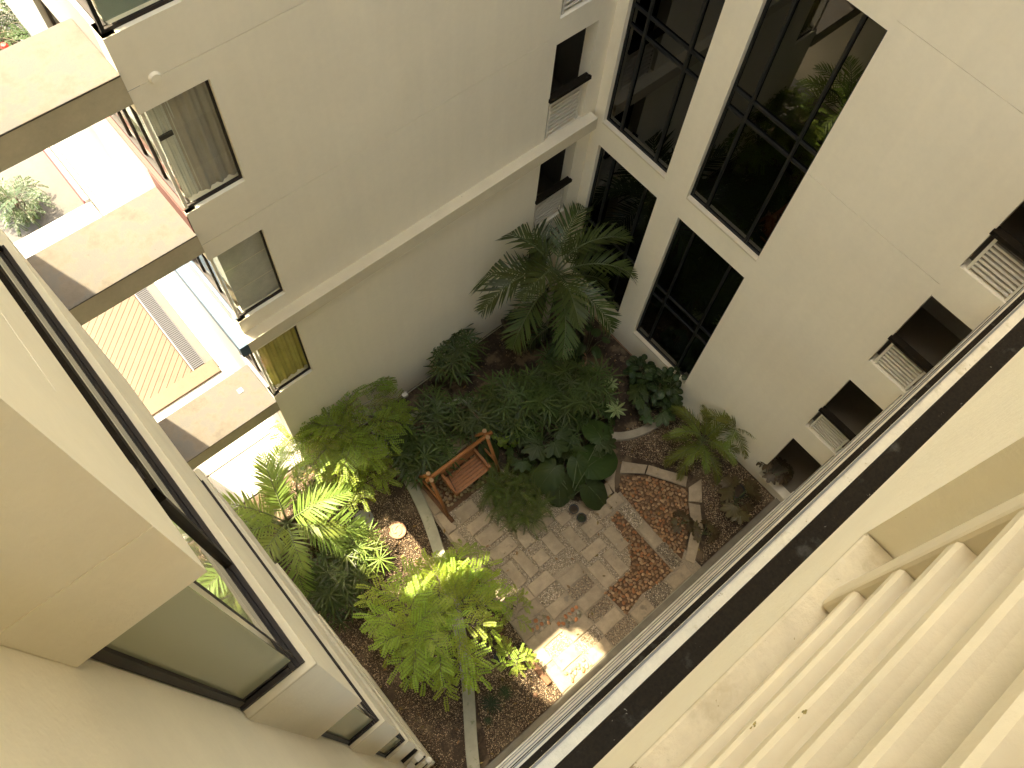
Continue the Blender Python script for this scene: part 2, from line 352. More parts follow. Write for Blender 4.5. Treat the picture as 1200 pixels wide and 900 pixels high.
def stones(name, polys, step, rmin, rmax, z, base, pal, m, parent=None, fill=1.0, smooth=False, holes=(), flat=0.6, cat=None, label=None):
    xs = []; ys = []
    for poly in polys:
        P = np.array(poly); mn = P.min(0); mx = P.max(0)
        gx = np.arange(mn[0], mx[0], step); gy = np.arange(mn[1], mx[1], step * 0.87)
        X, Y = np.meshgrid(gx, gy); X = X + (np.arange(len(gy)) % 2)[:, None] * step / 2
        X = X.ravel() + rp.uniform(-.28, .28, X.size) * step; Y = Y.ravel() + rp.uniform(-.28, .28, Y.size) * step
        k = inpoly(X, Y, poly) & (rp.rand(X.size) < fill)
        for h in holes: k &= ~inpoly(X, Y, h)
        xs.append(X[k]); ys.append(Y[k])
    X = np.concatenate(xs); Y = np.concatenate(ys); N = len(X)
    V0, F0 = base; nv = len(V0); nf = len(F0)
    rr = rp.uniform(rmin, rmax, N); asp = rp.uniform(0.72, 1.28, N); th = rp.uniform(0, math.pi, N)
    A = V0[None] * np.stack([rr * asp, rr / asp, rr * flat * rp.uniform(.8, 1.2, N)], 1)[:, None, :]
    A = A * rp.uniform(0.88, 1.12, A.shape)
    c, s_ = np.cos(th)[:, None], np.sin(th)[:, None]
    B = np.stack([A[..., 0] * c - A[..., 1] * s_, A[..., 0] * s_ + A[..., 1] * c, A[..., 2]], -1)
    zz = z + rr * flat * 0.35 + rp.uniform(-.2, .2, N) * rr * flat
    B += np.stack([X, Y, zz], 1)[:, None, :]
    Vv = B.reshape(-1, 3); Ff = (F0[None] + (np.arange(N) * nv)[:, None, None]).reshape(-1, 3)
    o0 = Vv.mean(0); o0[2] = z; Vv = Vv - o0
    me = bpy.data.meshes.new(name); me.vertices.add(len(Vv)); me.vertices.foreach_set('co', Vv.ravel().astype(np.float32))
    me.loops.add(len(Ff) * 3); me.loops.foreach_set('vertex_index', Ff.ravel().astype(np.int32))
    me.polygons.add(len(Ff)); me.polygons.foreach_set('loop_start', np.arange(0, len(Ff) * 3, 3, dtype=np.int32))
    if smooth: me.polygons.foreach_set('use_smooth', [True] * len(Ff))
    pal = np.array(pal); T = pal[rp.randint(0, len(pal), N)] * rp.uniform(0.75, 1.2, (N, 1))
    a = me.attributes.new('tint', 'FLOAT_VECTOR', 'FACE'); a.data.foreach_set('vector', np.repeat(T, nf, 0).astype(np.float32).ravel())
    me.materials.append(m); me.update(calc_edges=True); me.validate()
    o = bpy.data.objects.new(name, me); COL.objects.link(o); o['kind'] = 'stuff'
    if parent: o.parent = parent; o.location = Vector(o0) - ORG.get(parent.name, Vector((0, 0, 0)))
    else: o.location = o0
    if label: o['label'] = label; o['category'] = cat
    return o
PAL_W = [(1.5, 1.5, 1.5), (1.1, 1.05, 1.0), (0.7, 0.65, 0.55), (0.4, 0.35, 0.3), (1.3, 1.25, 1.15)]
PAL_B = [(0.5, 0.42, 0.33), (0.3, 0.24, 0.19), (0.75, 0.62, 0.48), (0.22, 0.18, 0.15), (0.42, 0.3, 0.22), (1.05, 0.92, 0.75)]
PAL_D = [(0.2, 0.18, 0.16), (0.14, 0.13, 0.12), (0.3, 0.26, 0.22), (1.1, 1.1, 1.05), (0.16, 0.15, 0.14)]
PAL_O = [(1, .92, .85), (1.25, 1.0, 0.8), (0.75, 0.62, 0.5), (1.35, 1.3, 1.2), (0.95, 0.8, 0.62), (1.1, 0.68, 0.42)]
PAL_M = [(1.3, 1.5, 1.8), (0.9, 1.2, 1.5), (1.5, 1.1, 0.9), (0.8, 1.0, 1.0), (1.4, 0.8, 0.5)]

# patio, laid out from the measured grid
patio = thing('patio', 'sandstone paver patio with pebble joints', None, (5, 2.5, 0), kind='structure')
del patio['label']; del patio['category']
ZP = 0.035
pb = MB()
pb.add([(2.97, -0.15, 0.0), (7.6, -0.15, 0.0), (7.6, 2.55, 0.0), (6.6, 2.6, 0.0), (6.2, 3.3, 0.0), (5.4, 5.0, 0.0), (5.2, 6.4, 0.0), (3.35, 6.4, 0.0),
        (2.97, -0.15, ZP), (7.6, -0.15, ZP), (7.6, 2.55, ZP), (6.6, 2.6, ZP), (6.2, 3.3, ZP), (5.4, 5.0, ZP), (5.2, 6.4, ZP), (3.35, 6.4, ZP)],
       [(8, 9, 10, 11, 12, 13, 14, 15)] + [(i, (i + 1) % 8, 8 + (i + 1) % 8, 8 + i) for i in range(8)])
pb.obj('bedding', M_pebbase, patio)
paver_rects = []
def pav(x0, x1, y0, y1): paver_rects.append([(x0, y0), (x1, y0), (x1, y1), (x0, y1)])
for r4 in [(3.30, 3.92, 1.94, 2.26), (3.30, 3.92, 1.60, 1.92), (3.30, 3.92, .925, 1.245), (3.30, 3.92, .25, .57),
           (3.94, 4.59, 1.93, 2.27), (3.94, 4.59, 1.25, 1.57), (3.94, 4.59, .56, .88), (3.94, 4.59, -.13, .19),
           (4.61, 5.28, 1.58, 1.91), (4.61, 5.28, .90, 1.22), (4.61, 5.28, .22, .54), (5.44, 5.98, -.13, .19), (6.66, 7.3, -.12, .18),
           (3.74, 4.38, 3.60, 4.0), (3.73, 4.44, 3.14, 3.50), (3.76, 4.06, 2.35, 3.02), (4.14, 4.44, 2.35, 3.05), (4.52, 4.86, 2.96, 3.5),
           (4.5, 4.86, 2.41, 2.74), (4.97, 5.32, 2.37, 2.93), (5.46, 5.77, 2.06, 2.73), (4.94, 5.55, 3.06, 3.32), (5.6, 5.95, 2.82, 3.1),
           (5.5, 6.15, 1.74, 2.04), (5.38, 5.73, .97, 1.64), (5.87, 6.18, .97, 1.66), (6.28, 6.6, 1.41, 2.06), (5.94, 6.4, 2.14, 2.52),
           (3.74, 4.38, 4.06, 4.36), (3.72, 4.3, 4.46, 4.84), (4.52, 5.1, 3.58, 3.9), (5.02, 5.6, 3.4, 3.75), (4.48, 4.85, 3.98, 4.6), (4.95, 5.3, 3.98, 4.5),
           (6.08, 6.45, 2.66, 3.0), (6.5, 6.85, 2.3, 2.62), (6.92, 7.28, 2.3, 2.62), (7.01, 7.3, .92, 1.58),
           (3.45, 4.05, 6.0, 6.3), (4.08, 4.7, 6.0, 6.3), (4.73, 5.15, 6.0, 6.3)]: pav(*r4)
yb = -0.12; rr_ = random.Random(2)
while yb < 5.9:      # border course that runs along the planting strip
    h = rr_.uniform(0.55, 0.72); y2 = min(yb + h, 6.0); xa = 2.985 + 0.067 * yb; xb = 2.985 + 0.067 * y2
    wd = 0.27 if yb < 4.6 else 0.25
    paver_rects.append([(xa, yb + .008), (xa + wd, yb + .008), (xb + wd, y2 - .008), (xb, y2 - .008)]); yb = y2
for q in [((7.72, 2.92), (8.2, 2.5), (8.42, 2.62), (7.98, 3.12)), ((8.22, 2.48), (8.78, 1.56), (9.02, 1.72), (8.45, 2.6)),
          ((8.83, 1.5), (8.56, 1.24), (8.8, 1.0), (9.26, 1.45)), ((8.53, 1.21), (8.12, .72), (8.33, .5), (8.72, .98)), ((8.1, .69), (7.4, .24), (7.5, .02), (8.3, .47)),
          ((6.75, 2.66), (7.2, 2.66), (7.3, 2.95), (6.8, 3.0)), ((7.24, 2.6), (7.5, 2.9), (7.9, 3.2), (7.3, 3.1))]:
    paver_rects.append(list(q))
kp = random.Random(11)
for q in paver_rects:
    cx = sum(p[0] for p in q) / 4; cy = sum(p[1] for p in q) / 4
    ar = sum(q[i][0] * q[(i + 1) % 4][1] - q[(i + 1) % 4][0] * q[i][1] for i in range(4))
    if ar < 0: q = q[::-1]
    zt = ZP + 0.035 + kp.uniform(-.004, .004); V = []
    # hewn outline: each edge gets two slightly irregular intermediate points
    ring = []
    for i in range(4):
        a = Vector((*q[i], 0)); b = Vector((*q[(i + 1) % 4], 0)); nrm = Vector((-(b - a).y, (b - a).x, 0)).normalized()
        ring.append(a + Vector((kp.uniform(-.006, .006), kp.uniform(-.006, .006), 0)) * 0.8)
        for t in (0.33, 0.67): ring.append(a.lerp(b, t) + nrm * kp.uniform(0.0, 0.010))
    n = len(ring); c = Vector((cx, cy, 0)); mb = MB()
    V = [(p.x, p.y, ZP - 0.01) for p in ring] + [(p.x, p.y, zt - 0.007) for p in ring] + [tuple((p + (c - p).normalized() * 0.008))[:2] + (zt,) for p in ring]
    F = [(i, (i + 1) % n, n + (i + 1) % n, n + i) for i in range(n)] + [(n + i, n + (i + 1) % n, 2 * n + (i + 1) % n, 2 * n + i) for i in range(n)] + [tuple(range(2 * n, 3 * n))]
    mb.add(V, F); mb.obj('paver', M_paver, patio)
def rc(x0, x1, y0, y1): return [(x0, y0), (x1, y0), (x1, y1), (x0, y1)]
white_cells = [rc(3.95, 4.59, 1.58, 1.91), rc(3.30, 3.92, .58, .91), rc(3.95, 4.59, .21, .54), rc(7.0, 7.3, 1.6, 2.24)]
brown_cells = [rc(4.62, 5.28, 1.24, 1.56), rc(4.62, 5.28, .56, .88), rc(4.62, 5.42, -.13, .2)]
dark_cells = [rc(7.03, 7.32, .24, .9), rc(6.0, 6.65, -.12, .3)]
joints = [[(3.26, 2.28), (5.36, 1.94), (5.36, .95), (6.2, .95), (6.68, 1.4), (6.68, 2.2), (6.9, 2.66), (6.2, 3.2), (5.4, 4.9), (3.7, 4.9), (3.4, 4.5)]]
stones('pebbles', white_cells, 0.036, 0.014, 0.022, ZP, OCT, PAL_W, M_pebble, patio)
stones('pebbles', brown_cells, 0.034, 0.012, 0.02, ZP, OCT, PAL_B, M_pebble, patio)
stones('pebbles', dark_cells, 0.034, 0.012, 0.02, ZP, OCT, PAL_D, M_pebble, patio)
stones('pebbles', joints, 0.030, 0.010, 0.016, ZP, OCT, PAL_W, M_pebble, patio, holes=[q for q in paver_rects])
cob1 = [rc(3.32, 3.91, 1.27, 1.58), rc(3.95, 4.58, .91, 1.22), rc(3.32, 3.91, -.08, .23)]
stones('cobbles', cob1, 0.125, 0.05, 0.062, ZP, ICO, PAL_M, M_cobble, patio, smooth=True, flat=.5)
bed1 = [(7.38, 2.6), (7.68, 2.86), (8.2, 2.45), (8.78, 1.5), (8.1, .75), (7.36, .3), (7.33, 1.6)]
bed2 = [(6.72, 2.2), (6.98, 2.2), (6.98, .25), (6.6, .24), (6.0, .33), (5.36, .22), (5.32, .93), (6.2, .93), (6.45, 1.2), (6.62, 1.7)]
ob = MB()
for bd in (bed1, bed2):
    ob.add([(x, y, ZP + .004) for x, y in bd], [tuple(range(len(bd)))])
ob.obj('orange_bedding', M_orangesand, patio)
ob = MB(); ob.add([(3.6, 4.9, ZP + .004), (5.2, 4.9, ZP + .004), (5.2, 6.0, ZP + .004), (3.6, 6.0, ZP + .004)], [(0, 1, 2, 3)]); ob.obj('orange_bedding', M_orangesand, patio)
stones('cobbles', [bed1, bed2], 0.098, 0.036, 0.054, ZP, ICO, PAL_O, M_cobble, patio, smooth=True, flat=.6)
stones('cobbles', [rc(3.68, 5.15, 4.95, 5.95)], 0.115, 0.045, 0.06, ZP, ICO, [(0.9, 1.0, 1.0), (1.3, 1.5, 1.5), (0.8, 0.8, 0.7)], M_cobble, patio, smooth=True, flat=.6)

# kerb: long curved concrete ribbon
def ribbon(pts, wd, z0, z1, m, parent=None, name='kerb', kind=None):
    P = [Vector((p[0], p[1], 0)) for p in pts]; Q = []
    for i in range(len(P) - 1):       # catmull-rom
        p0 = P[max(i - 1, 0)]; p1 = P[i]; p2 = P[i + 1]; p3 = P[min(i + 2, len(P) - 1)]
        for k in range(6):
            t = k / 6; Q.append(0.5 * ((2 * p1) + (p2 - p0) * t + (2 * p0 - 5 * p1 + 4 * p2 - p3) * t * t + (3 * p1 - p0 - 3 * p2 + p3) * t ** 3))
    Q.append(P[-1]); V = []; F = []; n = len(Q)
    for i, q in enumerate(Q):
        d = (Q[min(i + 1, n - 1)] - Q[max(i - 1, 0)]).normalized(); s = Vector((-d.y, d.x, 0)) * wd / 2
        for (sg, z) in ((1, z0), (1, z1 - .01), (.86, z1), (-.86, z1), (-1, z1 - .01), (-1, z0)): V.append((q.x + s.x * sg, q.y + s.y * sg, z))
    for i in range(n - 1):
        for j in range(5): F.append((i * 6 + j, (i + 1) * 6 + j, (i + 1) * 6 + j + 1, i * 6 + j + 1))
    F.append((5, 4, 3, 2, 1, 0)); F.append(tuple((n - 1) * 6 + j for j in range(6)))
    mb = MB(); mb.add(V, F); return tag(mb.obj(name, m, parent, smooth=False), None, None, kind=kind)
kerbpts = [G(563, 960, .1), G(553, 880, .1), G(548, 800, .1), G(540, 745, .1), G(524, 680, .1), G(502, 610, .1), G(478, 560, .1), G(452, 525, .1), G(440, 500, .1)]
ribbon(kerbpts, 0.28, -0.02, 0.12, M_kerb, kind='structure')
ribbon([G(452, 525, .1), G(480, 490, .1), G(520, 474, .1), G(560, 468, .1), G(610, 470, .1)], 0.16, -0.02, 0.11, M_kerb, kind='structure')
ribbon([G(690, 505, .1), G(724, 511, .1), G(752, 505, .1), G(778, 490, .1)], 0.22, -0.02, 0.12, mat('kerb_sandstone', (0.34, 0.29, 0.21), 0.85, var=0.15, vscale=4, bump=0.4), kind='structure')
# gravel beds
kx = [(p.x, p.y) for p in kerbpts]
leftbed = [(-.40, -.12)] + [(p[0] - .15, p[1]) for p in kx[1:]] + [(2.6, 8.1), (1.0, 8.1), (-.40, 6.0)]
strip = [(0.7, -.12)] + [(p[0] + .16, p[1]) for p in kx[1:7]] + [(3.4, 5.9), (2.97, -.12)]
gr = stones('gravel', [leftbed], 0.040, 0.012, 0.021, 0.0, OCT, PAL_B, M_pebble, cat='gravel', label='brown gravel bed between the curved kerb and the left-hand building')
stones('gravel', [[(0.8, -.12), (1.15, .6), (1.6, 1.4), (2.15, 2.2), (3.1, 2.2), (2.96, -.12)]], 0.036, 0.012, 0.02, 0.0, OCT, PAL_B + [(1.1, .95, .75)], M_pebble, cat='gravel', label='tan gravel between the curved kerb end and the patio edge')
stones('gravel', [[(2.15, 2.2), (2.83, 3.6), (3.18, 4.6), (3.36, 5.6), (3.45, 5.9), (3.1, 2.2)]], 0.042, 0.011, 0.018, 0.0, OCT, PAL_D, M_pebble, cat='gravel', label='dark gravel strip flecked white along the patio edge')
stones('gravel', [[(8.1, 3.3), (8.6, 2.6), (9.3, 1.5), (8.4, .4), (7.6, -.1), (10.35, -.1), (10.35, 2.8), (9.6, 3.6), (8.5, 3.7)]], 0.038, 0.013, 0.022, 0.0, OCT,
       PAL_B + [(1.0, .9, .75)], M_pebble, cat='gravel', label='mixed gravel bed between the orange cobbles and the right-hand wall')
stones('gravel', [rc(4.0, 10.3, 4.2, 8.2)], 0.11, 0.008, 0.02, 0.005, OCT, [(0.35, .3, .22), (.2, .15, .1), (.6, .5, .4)], M_pebble, fill=.35, cat='litter', label='scattered chips and litter on the dark soil by the rear wall')

# concrete drain strip at the foot of the camera-side wall
mb = MB(); mb.box(-0.43, 10.38, -0.30, -0.155, -0.02, 0.09); tag(mb.obj('kerb', M_plinth), None, None, kind='structure')
mb = MB(); mb.box(2.96, 7.3, -0.153, -0.135, -0.01, .06); tag(mb.obj('kerb', M_kerb), None, None, kind='structure')
# thin skirting pipe along the rear wall and stone edging along the right wall
tk = thing('skirting_pipe', 'thin pale conduit running along the foot of the long rear wall', 'pipe', (5, 8.1, 0))
MB().tube([(1.9, 8.14, .1), (8.6, 8.14, .1)], .016, 6).obj('pipe', M_kerb, tk)
MB().box(4.68, 4.82, 8.08, 8.2, .06, .15).obj('junction_box', M_whitepaint, tk)
tk = thing('skirting_pipe', 'thin brown conduit running along the foot of the glazed right wall', 'pipe', (10.3, 5, 0))
MB().tube([(10.33, 3.6, .07), (10.33, 7.9, .07)], .014, 6).obj('pipe', M_terra, tk)

# ------------------------------------------------------------------ rear building (long wall with corner windows and ledge)
YL = 8.22; XL = 1.66; XR = 10.4
bl = thing('rear_building', 'cream rendered apartment building with long ledge and stacked corner windows on its left edge', 'building', (5, 9, 0))
sills = [4.03 + 3.2 * k for k in range(0, 11)]      # window sills
sills = [4.15, 7.33, 10.48, 13.62] + [13.62 + 3.2 * k for k in range(1, 7)]
heads = [6.15, 9.28, 12.46, 15.6] + [15.6 + 3.2 * k for k in range(1, 7)]
XW = 2.64
holesL = [(XL, XW, a, b) for a, b in zip(sills, heads)]
opL = [(8.92, 9.98, a, b) for a, b in [(0.45, 2.9), (3.72, 6.22), (6.92, 9.47), (10.05, 12.6), (13.25, 15.8), (16.45, 19.0), (19.65, 22.2)]]
gL = [(XL, 8.7, z, z + .012, .012) for z in (12.84, 9.69, 16.05, 19.2)]
upper = [h for h in holesL + opL if h[3] > 6.4]; lower = [h for h in holesL + opL if h[3] < 6.4]
wall('wall', 1, YL, -1, 0.28, XL, XR, 6.93, 42, upper, M_wall, bl, gL)
wall('wall', 1, YL + .004, -1, 0.276, XL, XR, -0.05, 6.92, lower, M_wall, bl, [])
lg = MB().box(1.60, 10.26, 7.99, 8.26, 6.60, 6.935).obj('ledge', M_sill, bl, bevel=.008)
# side return facing the gap, painted differently per storey
hR = [(8.24 + .02, 10.4, a, b) for a, b in zip(sills, heads)]
YS = [9.5, 9.95] + [11.3] * 20
hs_ = [(8.0, ye, a, b) for ye, a, b in zip(YS, sills, heads)]
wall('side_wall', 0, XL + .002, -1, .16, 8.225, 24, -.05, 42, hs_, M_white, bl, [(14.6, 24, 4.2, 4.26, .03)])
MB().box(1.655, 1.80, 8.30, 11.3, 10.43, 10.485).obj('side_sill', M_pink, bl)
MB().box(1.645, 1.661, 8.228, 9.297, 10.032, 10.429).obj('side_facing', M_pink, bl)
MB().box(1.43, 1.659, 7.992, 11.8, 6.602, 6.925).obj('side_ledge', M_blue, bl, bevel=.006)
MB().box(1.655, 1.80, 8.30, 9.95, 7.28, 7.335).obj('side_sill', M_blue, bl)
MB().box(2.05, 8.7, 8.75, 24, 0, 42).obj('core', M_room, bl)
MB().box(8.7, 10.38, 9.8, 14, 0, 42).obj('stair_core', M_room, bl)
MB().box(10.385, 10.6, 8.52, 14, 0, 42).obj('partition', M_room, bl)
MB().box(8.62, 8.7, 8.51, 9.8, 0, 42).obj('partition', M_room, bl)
MB().box(1.6, 10.6, 8.1, 24.1, 42, 42.2).obj('roof', M_conc, bl)
for k, z in enumerate([3.45, 6.6, 9.8, 13.0, 16.2, 19.4, 22.6]): MB().box(8.71, 10.37, 8.505, 9.8, z, z + .22).obj('floor_slab', M_room, bl)
for k, (a, b) in enumerate(zip(sills, heads)):
    MB().box(1.83, 2.66, 8.51, 11.6, a - .3, a - .02).obj('floor_slab', M_room, bl)
    if k > 4: MB().box(1.75, 2.62, 8.3, 8.32, a, b).obj('window', M_glassdark, bl); continue
    fr = MB(); t = .035; y0, y1 = 8.285, 8.325
    fr.box(1.69, XW, y0, y1, a, a + .05); fr.box(XW - t, XW, y0, y1, a + .05, b); fr.box(1.69, XW, y0, y1, b - t, b - .001)
    ye = YS[k]; fr.box(1.72, 1.79, 8.33, ye - .02, a + .002, a + .06); 
    fr.box(1.73, 1.79, 8.326, ye - .02, b - .05, b - .001)
    wf = fr.obj('window_frame', M_frame, bl, bevel=.004)
    MB().box(1.69, 1.735, 8.255, 8.3, a + .05, b).obj('corner_post', M_whitepaint if k in (0, 1, 2) else M_framegrey, wf)
    for yy in [y_ for y_ in (8.9, 9.45, 9.9, 10.5, 11.25) if y_ < ye]: MB().box(1.74, 1.785, yy, yy + .045, a + .06, b - .05).obj('mullion', M_frame, wf)
    MB().box(1.735, XW - t, 8.303, 8.309, a + .05, b - t).obj('pane', M_glass, wf)
    MB().box(1.762, 1.768, 8.33, ye - .05, a + .06, b - .05).obj('pane', M_glass, wf)
    # curtain: wavy cloth behind each pane
    def cloth(x0, x1, y, z0, z1, amp, waves, ph=0, lean=0.0):
        mb = MB(); n = 70; V = []; rows = 6
        for j in range(rows + 1):
            for i in range(n + 1):
                u = i / n; zz = z0 + (z1 - z0) * j / rows
                V.append((x0 + (x1 - x0) * u + lean * (j / rows) * .1, y + amp * (math.sin(u * waves * 6.28 + ph + .35 * math.sin(j * .9)) + .5 * math.sin(u * waves * 14.1 + 2 * ph)), zz))
        mb.add(V, [(j * (n + 1) + i, j * (n + 1) + i + 1, (j + 1) * (n + 1) + i + 1, (j + 1) * (n + 1) + i) for j in range(rows) for i in range(n)]); return mb
    if k == 0: cloth(1.80, XW + .1, 8.42, a, b + .1, .018, 5).obj('curtain', M_olive, bl, smooth=True)
    elif k == 1:
        c_ = cloth(1.84, XW + .1, 8.38, a, b + .1, .008, 1.5); c_.obj('blind_and_reflection', M_curt2, bl, smooth=True)
        for zz in (a + .62, a + 1.25): MB().box(1.84, XW + .1, 8.366, 8.372, zz, zz + .012).obj('blind_rod', M_whitepaint, bl)
    elif k == 2:
        cloth(2.02, XW + .1, 8.43, a, b + .1, .024, 3.2, 1).obj('curtain', M_curt, bl, smooth=True)
        cloth(1.8, 2.1, 8.45, a, b + .1, .012, 3).obj('sheer_curtain', M_sheer, bl, smooth=True)
        MB().box(1.80, 2.0, 8.40, 8.42, a + 1.25, a + 1.33).obj('curtain_tie', M_dark, bl)
    else: cloth(1.8, XW + .1, 8.44, a, b + .1, .004, 1).obj('blind_and_reflection', M_teal, bl, smooth=True)  # green-grey sheet painted in place of the reflection in the glass
    MB().box(1.95, 2.0, 8.52, 11.6, a, b + .1).obj('sheer_curtain', M_sheer, bl)
# open-work balustrades: black rail over white slats
def balustrade(parent, axis, c, u0, u1, zs, zr, sign, nslat=8):
    """rail and slat panel in an opening. axis 1: wall plane y=c, u along x"""
    def B(mb, ua, ub, da, db, za, zb):
        ca, cb = sorted((c - sign * da, c - sign * db))
        if axis == 1: mb.box(ua, ub, ca, cb, za, zb)
        else: mb.box(ca, cb, ua, ub, za, zb)
        return mb
    root = B(MB(), u0 - .02, u1 + .02, -.06, .09, zr - .09, zr).obj('handrail', M_black, parent, bevel=.006)
    z1 = zr - .26; z0 = zs + .03
    for (a, b) in ((u0 + .08, u0 + .13), (u1 - .13, u1 - .08)): B(MB(), a, b, .05, .11, zs, z1 + .10).obj('post', M_whitepaint, root)
    n = nslat; st = (z1 - z0) / n
    for k in range(n):
        z = z0 + (k + .35) * st
        B(MB(), u0 + .132, u1 - .132, .055, .105, z, z + .050).obj('slat', M_whitepaint, root, bevel=.008)
for (a, b, z0, z1) in opL[1:5]: balustrade(bl, 1, YL, a, b, z0, z0 + 1.22, -1, 8)
# concrete slabs that bridge the gap
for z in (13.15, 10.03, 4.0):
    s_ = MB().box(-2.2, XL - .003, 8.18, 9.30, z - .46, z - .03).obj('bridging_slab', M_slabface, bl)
    MB().box(-2.2, XL - .003, 8.172, 9.308, z - .0299, z).obj('darkened_slab_top', M_slab, s_, bevel=.01)  # separate top layer, its colour darkened to offset the sun falling on it
MB().box(-2.2, XL - .003, 8.18, 9.3, 17.2, 42).obj('sun_blocker', M_wall, bl)  # unseen block added above the slabs to keep sun off the near facade
MB().box(1.15, 1.27, 8.8, 8.92, 4.001, 4.012).obj('tile', M_tile, bl)
vent = MB()
for (r0, r1, y) in ((.075, .06, -.02),): vent.tube([(2.02, 8.22, 12.86), (2.02, 8.185, 12.86)], .085, 16, r1=.06)
vent.obj('vent_cap', M_wall, bl, smooth=False)

# ------------------------------------------------------------------ glazed building on the right
br = thing('glazed_building', 'cream rendered building with tall dark glazed bays and stacked open landings', 'building', (12, 4, 0))
wins = [(3.46, 5.42, 6.72, 12.44), (6.06, 7.95, 6.72, 12.44), (3.50, 5.44, .92, 6.06), (6.08, 7.93, .92, 6.06), (3.46, 5.42, 13.1, 18.9), (6.06, 7.95, 13.1, 18.9)]
opR = [(-1.0, .59, a, b) for a, b in [(.30, 2.80), (3.55, 5.94), (6.78, 9.13), (9.99, 12.33), (13.2, 15.5), (16.4, 18.7)]]
gR = [(.62, 3.42, z, z + .012, .012) for z in (12.64, 9.43, 15.85)] + [(.585, .597, a, b, .012) for a, b in ((2.8, 3.55), (5.94, 6.78), (9.13, 9.99))]
wall('wall', 0, XR, -1, 0.25, -1.4, 8.26, -.05, 42, wins + opR, M_wall, br, gR)
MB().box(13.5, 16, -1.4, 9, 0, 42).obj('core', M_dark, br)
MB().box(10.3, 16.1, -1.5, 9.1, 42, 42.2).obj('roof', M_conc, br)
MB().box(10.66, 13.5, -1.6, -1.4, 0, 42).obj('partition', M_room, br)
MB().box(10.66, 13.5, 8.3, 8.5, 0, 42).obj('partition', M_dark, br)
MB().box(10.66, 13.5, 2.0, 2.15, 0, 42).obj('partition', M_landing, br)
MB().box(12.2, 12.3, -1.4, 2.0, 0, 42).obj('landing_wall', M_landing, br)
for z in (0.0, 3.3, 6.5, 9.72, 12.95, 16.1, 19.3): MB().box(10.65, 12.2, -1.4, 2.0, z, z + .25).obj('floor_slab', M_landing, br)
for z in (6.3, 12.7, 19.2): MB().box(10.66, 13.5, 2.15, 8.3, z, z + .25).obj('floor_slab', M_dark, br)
for (a, b, z0, z1) in wins:
    MB().box(XR - .012, XR + .10, a - .0, b + .0, z0, z0 + .045).obj('window_sill', M_sill, br)
    fr = MB(); x0, x1 = XR + .10, XR + .16; t = .05
    z0b = z0 + .045
    fr.box(x0, x1, a, b, z0b, z0b + t); fr.box(x0, x1, a, b, z1 - t, z1 - .001); fr.box(x0, x1, a, a + t, z0b + t, z1 - t); fr.box(x0, x1, b - t, b, z0b + t, z1 - t)
    wf = fr.obj('window_frame', M_framegrey, br, bevel=.004)
    w3 = (b - a)
    ys = (a + w3 * .22, a + w3 * .77)
    for yy in ys: MB().box(x0 - .02, x1 + .03, yy - .028, yy + .028, z0b + t, z1 - t).obj('mullion', M_framegrey, wf)
    tz = (z0 + 2.6, z0 + 3.04) if z0 > 5 else (z0 + 2.0, z0 + 2.4)
    for zz in tz: MB().box(x0 - .012, x1 + .02, a + t, b - t, zz - .025, zz + .03).obj('transom', M_framegrey, wf)
    ysl = [a + t, *ys, b - t]; zsl = [z0b + t, *tz, z1 - t]
    for i in range(3):
        for j in range(3): MB().box(x0 + .03, x0 + .036, ysl[i] + .001, ysl[i + 1] - .001, zsl[j], zsl[j + 1]).obj('pane', M_glassdark, wf)
    MB().box(x1 + .02, x1 + .10, a, b, z0b, z0b + .28).obj('inner_kick_panel', M_framegrey, wf)
for (a, b, z0, z1) in opR[1:5]: balustrade(br, 0, XR, -.35, b, z0, z0 + (.98 if z0 < 9 else .98), -1, 7)

